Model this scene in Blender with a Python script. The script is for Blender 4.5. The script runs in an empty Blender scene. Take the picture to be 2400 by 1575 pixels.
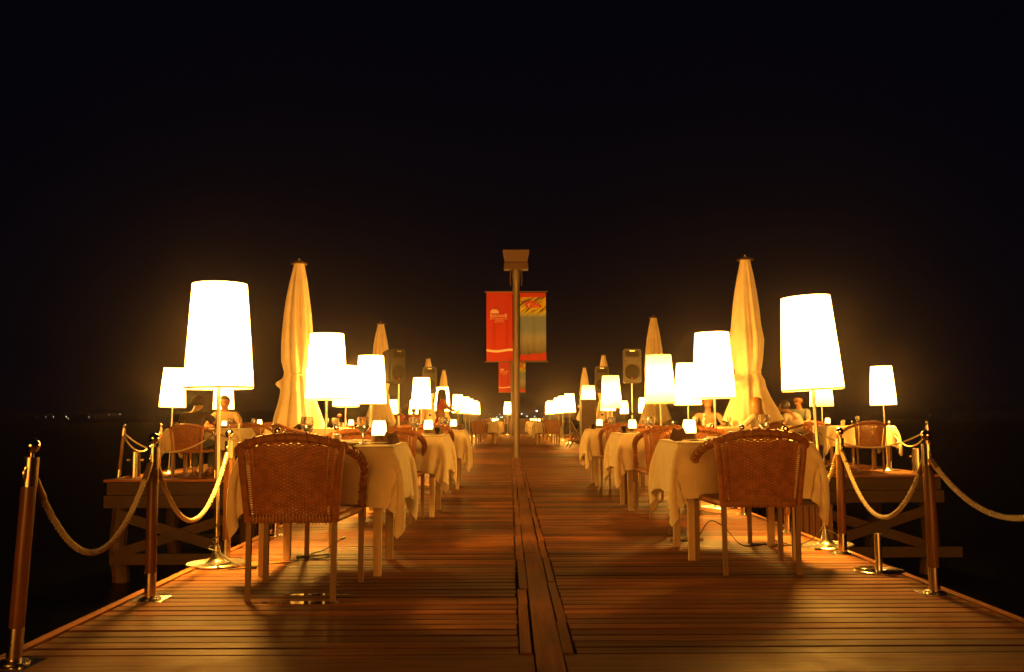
import bpy, bmesh, math, random
import numpy as np
from mathutils import Vector, Matrix, Euler
R = math.radians
random.seed(7)
S = bpy.context.scene
COL = S.collection

# ------------------------------------------------------------------ camera, sky, exposure
cam = bpy.data.cameras.new('camera')
cam.sensor_width = 36.0
cam.lens = 36.0 * 2150 / 2400
cam.clip_start = 0.05
cam.clip_end = 6000
camo = bpy.data.objects.new('camera', cam)
COL.objects.link(camo)
camo.matrix_world = (Matrix.Translation((0, 0, .92)) @ Matrix.Rotation(R(-0.16), 4, 'Z')
                     @ Matrix.Rotation(R(90 + 5.1), 4, 'X') @ Matrix.Rotation(R(-0.2), 4, 'Z'))
S.camera = camo

W = bpy.data.worlds.new('World')
S.world = W
W.use_nodes = True
wn = W.node_tree
bg = wn.nodes['Background']
bg.inputs[0].default_value = (.32, .36, 1.0, 1)
bg.inputs[1].default_value = .0026

# warm fill lamp added to stand in for an unseen hotel front behind the camera
sun = bpy.data.lights.new('sun', 'SUN')
sun.energy = 2.1
sun.angle = R(30)
sun.color = (1.0, .34, .035)
suno = bpy.data.objects.new('sun', sun)
COL.objects.link(suno)
suno.rotation_euler = (R(90 - 2), 0, R(-3))

S.view_settings.view_transform = 'Standard'
S.view_settings.look = 'None'
S.view_settings.exposure = 0.0
S.view_settings.gamma = 1.0
S.render.engine = 'CYCLES'
S.cycles.use_denoising = True
S.cycles.use_adaptive_sampling = False
S.cycles.use_light_tree = True
S.cycles.max_bounces = 12
S.cycles.diffuse_bounces = 3
S.cycles.glossy_bounces = 3
S.cycles.transmission_bounces = 12
S.cycles.transparent_max_bounces = 8
S.cycles.sample_clamp_indirect = 4
S.cycles.caustics_reflective = False
S.cycles.caustics_refractive = False

LAMP_COL = (1.0, .44, .045)
BULB_W = 800.0

# ------------------------------------------------------------------ materials
def mat(name, col=(.5, .5, .5), rough=.6, metal=0.0, spec=.5):
    m = bpy.data.materials.new(name)
    m.use_nodes = True
    b = m.node_tree.nodes['Principled BSDF']
    b.inputs['Base Color'].default_value = (*col, 1)
    b.inputs['Roughness'].default_value = rough
    b.inputs['Metallic'].default_value = metal
    b.inputs['Specular IOR Level'].default_value = spec
    return m

def nd(m, t, **kw):
    n = m.node_tree.nodes.new(t)
    for k, v in kw.items():
        setattr(n, k, v)
    return n

def lk(m, a, b):
    m.node_tree.links.new(a, b)

def BS(m):
    return m.node_tree.nodes['Principled BSDF']

def ramp(m, fac, stops):
    r = nd(m, 'ShaderNodeValToRGB')
    e = r.color_ramp.elements
    while len(e) < len(stops):
        e.new(.5)
    for el, (p, c) in zip(e, stops):
        el.position = p
        el.color = (*c, 1)
    lk(m, fac, r.inputs[0])
    return r.outputs[0]

def coords(m, kind='Object', scale=(1, 1, 1)):
    tc = nd(m, 'ShaderNodeTexCoord')
    mp = nd(m, 'ShaderNodeMapping')
    mp.inputs['Scale'].default_value = scale
    lk(m, tc.outputs[kind], mp.inputs[0])
    return mp.outputs[0]

def noise(m, vec, scale, detail=4, rough=.55):
    n = nd(m, 'ShaderNodeTexNoise')
    n.inputs['Scale'].default_value = scale
    n.inputs['Detail'].default_value = detail
    n.inputs['Roughness'].default_value = rough
    lk(m, vec, n.inputs['Vector'])
    return n.outputs['Fac']

def bump(m, h, strength=.3, dist=.01):
    b = nd(m, 'ShaderNodeBump')
    b.inputs['Strength'].default_value = strength
    b.inputs['Distance'].default_value = dist
    lk(m, h, b.inputs['Height'])
    lk(m, b.outputs[0], BS(m).inputs['Normal'])

def mathn(m, op, a, b=None):
    n = nd(m, 'ShaderNodeMath', operation=op)
    for i, v in enumerate((a, b)):
        if v is None:
            continue
        if isinstance(v, (int, float)):
            n.inputs[i].default_value = v
        else:
            lk(m, v, n.inputs[i])
    return n.outputs[0]

def mixc(m, fac, a, b, mode='MULTIPLY'):
    n = nd(m, 'ShaderNodeMix', data_type='RGBA', blend_type=mode)
    if isinstance(fac, (int, float)):
        n.inputs[0].default_value = fac
    else:
        lk(m, fac, n.inputs[0])
    for i, v in ((6, a), (7, b)):
        if isinstance(v, tuple):
            n.inputs[i].default_value = (*v, 1)
        else:
            lk(m, v, n.inputs[i])
    return n.outputs[2]

def wood_mat(name, c0, c1, along='x', rough=(.45, .7), board=None, grain=1.0, spec=.5):
    m = mat(name, spec=spec)
    sc = {'x': (1.2, 22, 22), 'y': (22, 1.2, 22), 'z': (22, 22, 1.2)}[along]
    v = coords(m, 'Object', tuple(s * grain for s in sc))
    n1 = noise(m, v, 1.6, 6, .6)
    colr = ramp(m, n1, [(.28, c0), (.72, c1)])
    v2 = coords(m, 'Object')
    n2 = noise(m, v2, 1.1, 5, .65)
    colr = mixc(m, .85, colr, ramp(m, n2, [(.32, (.38, .33, .30)), (.5, (.9, .86, .83)), (.66, (1.2, 1.18, 1.14))]))
    if board:
        att = nd(m, 'ShaderNodeAttribute', attribute_name='board')
        colr = mixc(m, 1.0, colr, ramp(m, att.outputs['Fac'], [(0, (.40, .36, .34)), (.5, (.92, .88, .85)), (1, (1.5, 1.42, 1.3))]))
    lk(m, colr, BS(m).inputs['Base Color'])
    rr = nd(m, 'ShaderNodeMapRange')
    lk(m, n2, rr.inputs[0])
    rr.inputs[1].default_value = .35
    rr.inputs[2].default_value = .65
    rr.inputs[3].default_value = rough[0]
    rr.inputs[4].default_value = rough[1]
    lk(m, rr.outputs[0], BS(m).inputs['Roughness'])
    bump(m, n1, .35, .004)
    return m

M = {}
M['deck'] = wood_mat('deck_boards', (.085, .028, .010), (.33, .13, .053), 'x', (.46, .72), True, spec=.22)
M['plank'] = wood_mat('centre_plank', (.15, .048, .019), (.34, .13, .055), 'y', (.5, .75), True, spec=.22)
M['beam'] = wood_mat('weathered_beam', (.024, .009, .0045), (.055, .022, .011), 'x', (.6, .85))
M['pile'] = wood_mat('pile_wood', (.035, .014, .007), (.08, .034, .017), 'z', (.6, .85))
M['post'] = wood_mat('varnished_post', (.10, .036, .016), (.25, .095, .040), 'z', (.3, .46))
M['tablewood'] = wood_mat('pale_table_wood', (.46, .33, .19), (.66, .5, .32), 'z', (.5, .7))
M['legwood'] = wood_mat('taupe_leg', (.16, .085, .045), (.26, .15, .085), 'z', (.4, .6))

def steel(name, col=(.62, .56, .48), rough=.2):
    m = mat(name, col, rough, 1.0)
    v = coords(m, 'Object', (40, 40, 2))
    n = noise(m, v, 2.0, 3)
    rr = nd(m, 'ShaderNodeMapRange')
    lk(m, n, rr.inputs[0])
    rr.inputs[3].default_value = rough * .6
    rr.inputs[4].default_value = rough * 1.6
    lk(m, rr.outputs[0], BS(m).inputs['Roughness'])
    return m
M['steel'] = steel('brushed_steel')
M['chrome'] = steel('polished_steel', (.72, .66, .56), .1)
M['polemetal'] = steel('lamp_pole_metal', (.74, .70, .62), .28)
M['galv'] = steel('galvanised_pole', (.26, .21, .165), .6)
M['brownmetal'] = mat('brown_painted_metal', (.085, .042, .025), .6, .0)

m = M['wicker'] = mat('wicker', (.20, .07, .028), .42)
v = coords(m)
n = noise(m, v, 26, 3)
n2 = noise(m, v, 300, 2)
lk(m, mixc(m, .5, ramp(m, n, [(.3, (.23, .08, .028)), (.7, (.40, .15, .056))]), ramp(m, n2, [(.3, (.6, .55, .5)), (.7, (1.15, 1.15, 1.1))])), BS(m).inputs['Base Color'])
bump(m, n2, .25, .002)
m = M['wickerseat'] = mat('wicker_seat', (.26, .09, .035), .5)
v = coords(m, 'Object', (1, 1, 1))
wv = nd(m, 'ShaderNodeTexWave', wave_type='BANDS', bands_direction='X')
wv.inputs['Scale'].default_value = 28
lk(m, v, wv.inputs['Vector'])
wv2 = nd(m, 'ShaderNodeTexWave', wave_type='BANDS', bands_direction='Y')
wv2.inputs['Scale'].default_value = 40
lk(m, v, wv2.inputs['Vector'])
h = mathn(m, 'MULTIPLY', wv.outputs['Fac'], wv2.outputs['Fac'])
lk(m, ramp(m, h, [(.0, (.10, .03, .012)), (.5, (.34, .13, .05))]), BS(m).inputs['Base Color'])
bump(m, h, .8, .004)

m = M['cloth'] = mat('white_tablecloth', (.80, .74, .60), .85, 0, .2)
BS(m).inputs['Sheen Weight'].default_value = .15
v = coords(m)
n = noise(m, v, 9, 5)
lk(m, ramp(m, n, [(.35, (.74, .63, .42)), (.65, (.82, .71, .49))]), BS(m).inputs['Base Color'])
bump(m, mathn(m, 'ADD', mathn(m, 'MULTIPLY', noise(m, v, 6, 3), 3.0), mathn(m, 'MULTIPLY', noise(m, v, 700, 2), .25)), .22, .006)
m = M['canvas'] = mat('umbrella_canvas', (.72, .62, .46), .9, 0, .1)
v = coords(m)
n = noise(m, v, 3.5, 5)
lk(m, ramp(m, n, [(.35, (.72, .62, .44)), (.65, (.84, .74, .54))]), BS(m).inputs['Base Color'])
bump(m, mathn(m, 'ADD', mathn(m, 'MULTIPLY', noise(m, coords(m, 'Object', (1, 1, .35)), 14, 4), 2.0), noise(m, v, 350, 2)), .25, .006)
m = M['rope'] = mat('rope_fibre', (.62, .50, .33), .85, 0, .1)
v = coords(m)
lk(m, ramp(m, noise(m, v, 160, 3), [(.3, (.54, .46, .34)), (.7, (.80, .72, .58))]), BS(m).inputs['Base Color'])
bump(m, noise(m, v, 400, 2), .5, .002)
M['ropeend'] = mat('rope_end_cap', (.38, .26, .16), .4, .6)
M['black'] = mat('black_plastic', (.018, .016, .015), .45)
M['speaker'] = mat('speaker_cabinet', (.024, .018, .015), .4)
m = M['grille'] = mat('speaker_grille', (.02, .013, .01), .55, .5)
bump(m, noise(m, coords(m), 420, 1), .6, .003)
M['cable'] = mat('black_cable', (.02, .015, .012), .5)
M['darkwood'] = wood_mat('dark_wood', (.05, .018, .009), (.12, .045, .02), 'z', (.4, .6))
M['menu'] = mat('menu_cover', (.09, .035, .02), .4)
M['china'] = mat('white_china', (.82, .80, .74), .15)
M['napkin'] = mat('napkin_cloth', (.84, .80, .70), .9)
M['tumbler'] = mat('ribbed_tumbler', (.55, .42, .3), .15)
M['cutlery'] = mat('cutlery_steel', (.75, .7, .62), .15, 1.0)
M['skin'] = mat('skin', (.36, .17, .10), .5)
M['red'] = mat('red_banner', (.40, .022, .008), .6, 0, .3)
M['redcloth'] = mat('red_cloth', (.42, .06, .025), .8)
M['bandprint'] = mat('pale_orange_print', (.8, .6, .5), .6)
M['leather'] = mat('brown_leather', (.10, .035, .02), .4)
M['tee'] = mat('dark_tee', (.045, .025, .022), .85)
M['jeans'] = mat('denim', (.06, .065, .09), .85)
M['whiteshirt'] = mat('white_shirt', (.56, .50, .41), .85)
M['paleshirt'] = mat('pale_shirt', (.34, .24, .14), .85)
M['greyblue'] = mat('grey_blue_shirt', (.24, .27, .27), .85)
M['hairdark'] = mat('dark_hair', (.025, .013, .009), .5)
M['hairgrey'] = mat('short_grey_hair', (.18, .12, .09), .6)
m = M['blonde'] = mat('blonde_hair', (.62, .36, .11), .4)
v = coords(m, 'Object', (60, 60, 3))
lk(m, ramp(m, noise(m, v, 2, 4), [(.3, (.17, .075, .018)), (.7, (.48, .25, .07))]), BS(m).inputs['Base Color'])
M['sandal'] = mat('sandal_leather', (.12, .035, .02), .35)
M['rosered'] = mat('rose_petals', (.5, .03, .02), .6)
M['stalk'] = mat('green_stalk', (.05, .09, .03), .6)

m = M['glass'] = mat('clear_glass', (1, .98, .95), .02)
BS(m).inputs['Transmission Weight'].default_value = .88
BS(m).inputs['IOR'].default_value = 1.46
m = M['drink'] = mat('drinking_water', (1, .97, .92), .0)
BS(m).inputs['Transmission Weight'].default_value = .88
BS(m).inputs['IOR'].default_value = 1.33

def emis(name, col, e, base=(.8, .75, .65)):
    m = mat(name, base, .8)
    BS(m).inputs['Emission Color'].default_value = (*col, 1)
    BS(m).inputs['Emission Strength'].default_value = e
    m.cycles.emission_sampling = 'NONE'
    return m
def shade_mat(name, e, col):
    m = bpy.data.materials.new(name)
    m.use_nodes = True
    nt = m.node_tree
    nt.nodes.remove(BS(m))
    out = nt.nodes['Material Output']
    d = nd(m, 'ShaderNodeBsdfDiffuse'); t = nd(m, 'ShaderNodeBsdfTranslucent'); tr = nd(m, 'ShaderNodeBsdfTransparent'); em = nd(m, 'ShaderNodeEmission')
    d.inputs[0].default_value = t.inputs[0].default_value = (.85, .8, .7, 1)
    tr.inputs[0].default_value = (1, .97, .9, 1)
    em.inputs[0].default_value = (*col, 1)
    em.inputs[1].default_value = e
    m1 = nd(m, 'ShaderNodeMixShader'); m2 = nd(m, 'ShaderNodeMixShader'); ad = nd(m, 'ShaderNodeAddShader')
    m1.inputs[0].default_value = .6
    m2.inputs[0].default_value = .21
    lk(m, d.outputs[0], m1.inputs[1]); lk(m, t.outputs[0], m1.inputs[2])
    lk(m, m1.outputs[0], m2.inputs[1]); lk(m, tr.outputs[0], m2.inputs[2])
    lk(m, m2.outputs[0], ad.inputs[0]); lk(m, em.outputs[0], ad.inputs[1])
    lk(m, ad.outputs[0], out.inputs[0])
    m.cycles.emission_sampling = 'NONE'
    return m
M['shade'] = shade_mat('lit_lamp_shade', 6.0, (1, .5, .14))
M['shadedim'] = shade_mat('lit_yellow_lamp_shade', .5, (1, .6, .12))
BULB = {}
for k, P in (('white', BULB_W), ('yellow', BULB_W * .35)):
    BULB[k] = L_ = bpy.data.lights.new('bulb_light', 'POINT')
    L_.energy = P
    L_.shadow_soft_size = .11
    L_.color = LAMP_COL
M['shaderim'] = mat('shade_trim', (.62, .5, .3), .7)
M['candle'] = emis('lit_candle_glass', (1.0, .5, .13), 9)
M['bulb'] = emis('bulb', (1.0, .5, .2), 60)
M['bulbdim'] = emis('dim_bulb', (1.0, .58, .22), 20)

# water
m = M['water'] = mat('night_sea', (.001, .0012, .0016), .28, 0, .15)
BS(m).inputs['IOR'].default_value = 1.33
v = coords(m, 'Object', (1, .6, 1))
bump(m, mathn(m, 'ADD', noise(m, v, 2.2, 5), mathn(m, 'MULTIPLY', noise(m, v, .35, 2), 2)), .35, .12)
M['puddle'] = mat('wet_film', (.05, .025, .012), .05, 0, .6)

# ------------------------------------------------------------------ mesh tools
class MB:
    def __init__(s):
        s.v, s.f, s.att = [], [], []
    def add(s, vs, fs, a=0.5):
        o = len(s.v)
        s.v += [tuple(p) for p in vs]
        s.f += [tuple(i + o for i in f) for f in fs]
        s.att += [a] * len(fs)
        return s
    def box(s, c, d, rot=None, a=.5, taper=1.0):
        x, y, z = (q / 2 for q in d)
        vs = [Vector((sx * x * (taper if sz < 0 else 1), sy * y * (taper if sz < 0 else 1), sz * z)) for sz in (-1, 1) for sy in (-1, 1) for sx in (-1, 1)]
        if rot is not None:
            vs = [rot @ p for p in vs]
        return s.add([p + Vector(c) for p in vs], [(0, 2, 3, 1), (4, 5, 7, 6), (0, 1, 5, 4), (2, 6, 7, 3), (0, 4, 6, 2), (1, 3, 7, 5)], a)
    def bar(s, p, q, w, h, up=(0, 0, 1), a=.5):
        p, q = Vector(p), Vector(q)
        d = q - p
        L = d.length
        d.normalize()
        u = Vector(up)
        x = d.cross(u)
        if x.length < 1e-4:
            x = d.cross(Vector((1, 0, 0)))
        x.normalize()
        y = x.cross(d)
        r = Matrix((x, d, y)).transposed()
        return s.box((p + q) / 2, (w, L, h), r, a)
    def tube(s, pts, rad, n=8, caps=True, ell=None):
        pts = [Vector(p) for p in pts]
        if not isinstance(rad, (list, tuple)):
            rad = [rad] * len(pts)
        t0 = (pts[1] - pts[0]).normalized()
        u = t0.orthogonal().normalized()
        vs = []
        for i, p in enumerate(pts):
            t = (pts[min(i + 1, len(pts) - 1)] - pts[max(i - 1, 0)])
            t = t.normalized() if t.length > 1e-9 else t0
            u = (u - t * u.dot(t))
            u = u.normalized() if u.length > 1e-6 else t.orthogonal().normalized()
            w = t.cross(u)
            for k in range(n):
                a = 2 * math.pi * k / n
                vs.append(p + (u * math.cos(a) + w * math.sin(a)) * rad[i])
        fs = []
        for i in range(len(pts) - 1):
            for k in range(n):
                fs.append((i * n + k, i * n + (k + 1) % n, (i + 1) * n + (k + 1) % n, (i + 1) * n + k))
        if caps:
            fs.append(tuple(range(n - 1, -1, -1)))
            fs.append(tuple((len(pts) - 1) * n + k for k in range(n)))
        return s.add(vs, fs)
    def lathe(s, prof, n=24, c=(0, 0, 0), closed=False, mtx=None, sx=1.0, sy=1.0):
        vs = []
        for r, z in prof:
            for k in range(n):
                a = 2 * math.pi * k / n
                p = Vector((r * math.cos(a) * sx, r * math.sin(a) * sy, z))
                if mtx is not None:
                    p = mtx @ p
                vs.append(p + Vector(c))
        fs = []
        L = len(prof)
        for i in range(L if closed else L - 1):
            j = (i + 1) % L
            for k in range(n):
                fs.append((i * n + k, i * n + (k + 1) % n, j * n + (k + 1) % n, j * n + k))
        if not closed:
            if prof[0][0] > 1e-6:
                fs.append(tuple(range(n - 1, -1, -1)))
            if prof[-1][0] > 1e-6:
                fs.append(tuple((L - 1) * n + k for k in range(n)))
        return s.add(vs, fs)
    def prism(s, poly, axis, lo, hi):
        # polygon in the two other axes, extruded along axis
        n = len(poly)
        def mk(a, b, t):
            return {'x': (t, a, b), 'y': (a, t, b), 'z': (a, b, t)}[axis]
        vs = [mk(a, b, lo) for a, b in poly] + [mk(a, b, hi) for a, b in poly]
        fs = [tuple(range(n - 1, -1, -1)), tuple(range(n, 2 * n))]
        for i in range(n):
            j = (i + 1) % n
            fs.append((i, j, n + j, n + i))
        return s.add(vs, fs)
    def mesh(s, name, m, smooth=True, angle=None):
        me = bpy.data.meshes.new(name)
        me.from_pydata(s.v, [], s.f)
        me.update()
        bm = bmesh.new()
        bm.from_mesh(me)
        bmesh.ops.recalc_face_normals(bm, faces=bm.faces)
        bm.to_mesh(me)
        bm.free()
        at = me.attributes.new('board', 'FLOAT', 'FACE')
        at.data.foreach_set('value', s.att)
        if smooth:
            me.shade_smooth()
            me.set_sharp_from_angle(angle=angle if angle else R(38))
        if m is not None:
            me.materials.append(m)
        return me
    def build(s, name, m, parent=None, smooth=True, angle=None):
        return mk(name, s.mesh(name, m, smooth, angle), parent)

def mk(name, me, parent=None):
    o = bpy.data.objects.new(name, me)
    COL.objects.link(o)
    if parent is not None:
        o.parent = parent
    return o

def tag(o, label, cat, group=None):
    o['label'] = label
    o['category'] = cat
    if group:
        o['group'] = group
    return o

def root(name, loc=(0, 0, 0), rz=0.0, label=None, cat=None, group=None):
    o = bpy.data.objects.new(name, None)
    COL.objects.link(o)
    o.location = loc
    o.rotation_euler = (0, 0, rz)
    o.empty_display_size = .1
    if label:
        tag(o, label, cat, group)
    return o

def struct(o):
    o['kind'] = 'structure'
    return o

def dup(r, loc, rz=0.0, label=None, group=None, rot=None, scale=None):
    c = r.copy()
    COL.objects.link(c)
    c.location = loc
    c.rotation_euler = rot if rot else (0, 0, rz)
    if scale:
        c.scale = scale
    if label:
        c['label'] = label
    if group:
        c['group'] = group
    for ch in list(r.children):
        k = ch.copy()
        COL.objects.link(k)
        k.parent = c
        for g in list(ch.children):
            h = g.copy()
            COL.objects.link(h)
            h.parent = k
    return c

def smoothpath(pts, n=6):
    pts = [Vector(p) for p in pts]
    out = []
    P = [pts[0]] + pts + [pts[-1]]
    for i in range(1, len(P) - 2):
        a, b, c, d = P[i - 1], P[i], P[i + 1], P[i + 2]
        for k in range(n):
            t = k / n
            out.append(.5 * ((2 * b) + (c - a) * t + (2 * a - 5 * b + 4 * c - d) * t * t + (3 * b - a - 3 * c + d) * t ** 3))
    out.append(pts[-1])
    return out

# ------------------------------------------------------------------ setting: sea, shore, decks
PXL, PXR = -1.98, 2.33
WATER_Z = -1.55
struct(MB().add([(-900, -60, WATER_Z), (900, -60, WATER_Z), (900, 900, WATER_Z), (-900, 900, WATER_Z)], [(0, 1, 2, 3)]).build('water', M['water'], None, False))

def deck(name, x0, x1, y0, y1, pitch=.105, gap=.0105, zt=0.0, seed=1, strips=None, skip=None):
    b = MB()
    rg = random.Random(seed)
    y = y0
    while y < y1 - .02:
        for (a, c) in (strips or [(x0, x1)]):
            if skip and skip(a, c, y):
                continue
            dz = rg.uniform(-.0018, .0014)
            tl = rg.uniform(-.0012, .0012)
            e0 = rg.uniform(-.004, .004)
            w = pitch - gap + rg.uniform(-.002, .001)
            ya, yb = y, y + w
            be = .0045
            zb = zt - .03
            vs = []
            for xx in (a + e0, c + e0):
                t = tl if xx == a + e0 else -tl
                vs += [(xx, ya, zb), (xx, yb, zb), (xx, yb, zt + dz + t - be), (xx, yb - be, zt + dz + t), (xx, ya + be, zt + dz + t), (xx, ya, zt + dz + t - be)]
            fs = [(0, 1, 2, 3, 4, 5), (11, 10, 9, 8, 7, 6)]
            for i in range(6):
                j = (i + 1) % 6
                fs.append((i, i + 6, j + 6, j))
            b.add(vs, fs, rg.random() ** .9)
        y += pitch
    return struct(b.build(name, M['deck'], None, False))

CS0, CS1 = .035, .255       # the lengthwise strip down the middle
PY1 = 52.0
deck('pier_deck', PXL, PXR, -2.5, 3.14, seed=5, strips=[(PXL + .05, CS0 - .006), (CS1 + .006, PXR - .05)])
deck('pier_deck', PXL, PXR, 3.69, PY1, seed=1, strips=[(PXL + .05, CS0 - .006), (CS1 + .006, PXR - .05)])
# wide cross boards in front of the first narrow board
b = MB()
rg = random.Random(9)
for y0, y1 in ((3.147, 3.41), (3.418, 3.684)):
    for a, c in ((PXL + .05, CS0 + .055), (CS1 - .045, PXR - .05)):
        b.box(((a + c) / 2, (y0 + y1) / 2, -.0165 + rg.uniform(-.001, .001)), (c - a, y1 - y0, .03), a=rg.uniform(.3, .6))
struct(b.build('deck_cross_board', M['deck'], None, False))
# edge boards
b = MB()
for x in (PXL + .021, PXR - .021):
    y = -2.5
    while y < PY1:
        L = rg.uniform(2.4, 3.6)
        y2 = min(y + L, PY1)
        b.box((x + rg.uniform(-.004, .004), (y + y2) / 2, -.013 + rg.uniform(-.003, .002)), (.046, y2 - y - .006, .04), a=rg.uniform(.5, 1))
        y += L
struct(b.build('deck_edge_board', M['plank'], None, False))
# centre strip: one wide plank flanked by short loose filler boards
b = MB()
y = -2.4
while y < PY1 - .3:
    L = rg.uniform(2.2, 3.4)
    y2 = min(y + L, PY1)
    j = rg.uniform(-.004, .004)
    b.box((.150 + j, (y + y2) / 2, -.0145 + rg.uniform(-.002, .002)), (.106, y2 - y - .004, .032), a=rg.uniform(.35, .75))
    y += L
for x, w in ((.066, .052), (.232, .042)):
    y = 3.70 if x < .1 else 3.70
    while y < PY1 - .3:
        L = rg.uniform(.35, 1.1)
        y2 = min(y + L, PY1)
        b.box((x + rg.uniform(-.006, .004), (y + y2) / 2, -.014 + rg.uniform(-.002, .003)), (w - rg.uniform(0, .008), y2 - y - .007, .03), Matrix.Rotation(rg.uniform(-.006, .006), 3, 'Z'), a=rg.uniform(.3, .9))
        y += L
struct(b.build('deck_centre_strip', M['plank'], None, False))
# nail and knot marks on the centre plank
b = MB()
for k in range(46):
    b.lathe([(.006 + rg.random() * .004, .0028), (.003, .0034)], 8, (.15 + rg.uniform(-.04, .04), 3.5 + k * .31 + rg.uniform(-.1, .1), 0), sx=1.0, sy=rg.uniform(.5, 1.2))
struct(b.build('deck_nail', M['darkwood'], None, False))

# pier frame below the boards
def pier_frame(name, label, x0, x1, y0, y1, front_open):
    r = root(name, (0, 0, 0), 0, label, 'pier frame')
    def part(n, mb, m):
        return mb.build(n, m, r, False)
    for x in (x0 + .12, x1 - .12):
        part('side_beam', MB().box((x, (y0 + y1) / 2, -.15), (.10, y1 - y0 - .1, .22)), M['beam'])
    y = y0 + .9
    while y < y1:
        for x in (x0 + .25, x1 - .25):
            part('pile', MB().tube([(x, y, -2.3), (x, y, -.27)], .12, 10), M['pile'])
        y += 4.6
    return r
pier_frame('pier_frame', 'timber piles and beams carrying the main dining pier', PXL, PXR, -2.4, PY1, False)

def platform(x0, x1, y0, y1, seed, label, front=True):
    deck('side_deck', x0, x1, y0 + .15, y1, seed=seed)
    rr = random.Random(seed)
    o = MB()
    o.box(((x0 + x1) / 2, y0 + .065, -.017), (x1 - x0, .13, .036), a=.8)
    struct(o.build('deck_edge_board', M['deck'], None, False))
    r = root('platform_frame', ((x0 + x1) / 2, y0, 0), 0, label, 'pier frame')
    ox, oy = (x0 + x1) / 2, y0
    out = -1 if x0 < 0 else 1          # outer side
    xo = x0 if out < 0 else x1
    xi = x1 if out < 0 else x0
    def part(n, mb, m=None):
        mb.v = [(a - ox, c - oy, z) for a, c, z in mb.v]
        return mb.build(n, m or M['beam'], r, False)
    part('fascia_board', MB().box((ox, y0 + .02, -.137), (x1 - x0 - .12, .06, .185), a=.4))
    part('fascia_board', MB().box((ox, y0 + .0, -.331), (x1 - x0 - .06, .08, .185), a=.6))
    part('side_beam', MB().box((xo - out * .1, (y0 + y1) / 2 + .05, -.25), (.08, y1 - y0 - .2, .3)))
    n = 3
    for row, yy in enumerate((y0 + .16, y0 + 2.4, y0 + 4.9)):
        for k in range(n):
            x = xo - out * (.22 + k * 1.95)
            p = MB()
            bow = rr.uniform(-.05, .05)
            p.tube(smoothpath([(x - .03 * out, yy, -2.4), (x - .045 * out + bow * .4, yy, -1.5), (x + bow, yy, -1.1), (x, yy, -.43)], 5), [.13] * 16, 10)
            part('pile', p, M['pile'])
    zc = -1.19
    part('cross_beam', MB().box((ox + (.17 if out > 0 else .05), y0 + .0, zc), (x1 - x0 + (.1 if out > 0 else -.2), .09, .16), a=.7))
    for k in range(2):
        xa = xo - out * (.22 + k * 1.95)
        xb = xo - out * (.22 + (k + 1) * 1.95)
        part('brace', MB().bar((xa - out * .05, y0 - .07, -.52), (xb, y0 - .07, -1.12), .15, .05, (0, -1, 0)))
        part('brace', MB().bar((xa, y0 - .0, -1.12), (xb + out * .05, y0 - .0, -.52), .15, .05, (0, -1, 0)))
    for yy in (y0 + 2.4,):
        part('brace', MB().bar((xo - out * .2, yy, -.5), (xo - out * 4.1, yy, -1.2), .15, .06, (0, -1, 0)))
        part('cross_beam', MB().box((ox, yy + .08, -1.2), (x1 - x0, .08, .15)))
    return r
platform(-6.2, PXL - .01, 14.15, 27.3, 21, 'cross braced timber frame under the side platform of the man in dark tee')
platform(PXR + .01, 6.85, 14.6, 27.3, 22, 'cross braced timber frame under the side platform of the blonde woman')
platform(-6.3, PXL - .01, 38.5, 52, 23, 'timber frame under the far side platform where people in red sit')
platform(PXR + .01, 6.85, 38.5, 52, 24, 'timber frame under the far side platform behind the cabinet')

# slatted box hanging below the right platform
r = root('slatted_crate', (4.55, 14.2, -.66), 0, 'dark red slatted wooden crate below the right platform beside the pier edge', 'crate')
for yy in (-.2, .2):
    b = MB()
    for k in range(7):
        b.box((-.27 + k * .09, yy, .0), (.075, .02, .5), a=.4)
    b.build('slat_panel', M['post'], r, False)
b = MB()
for z in (-.18, .24):
    b.box((0, -.18, z), (.64, .02, .05))
    b.box((0, .18, z), (.64, .02, .05))
    b.box((-.31, 0, z), (.02, .34, .05))
    b.box((.31, 0, z), (.02, .34, .05))
b.build('rail', M['darkwood'], r, False)
for x in (-.28, .28):
    MB().box((x, 0, .4), (.03, .03, .34)).build('hanger', M['darkwood'], r, False)

# puddles on the boards
def puddle(name, x, y, L, w, seed):
    rr = random.Random(seed)
    top = []
    n = 26
    for k in range(n):
        a = 2 * math.pi * k / n
        q = 1 + rr.uniform(-.22, .22)
        top.append((x + L / 2 * math.cos(a) * q, y + w / 2 * math.sin(a) * (1 if abs(math.cos(a)) < .8 else .6)))
    return struct(MB().prism(top, 'z', .0008, .0024).build(name, M['puddle'], None, False))
puddle('puddle', -1.03, 4.695, .52, .07, 1)
puddle('puddle', -1.02, 4.91, .30, .05, 2)

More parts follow.
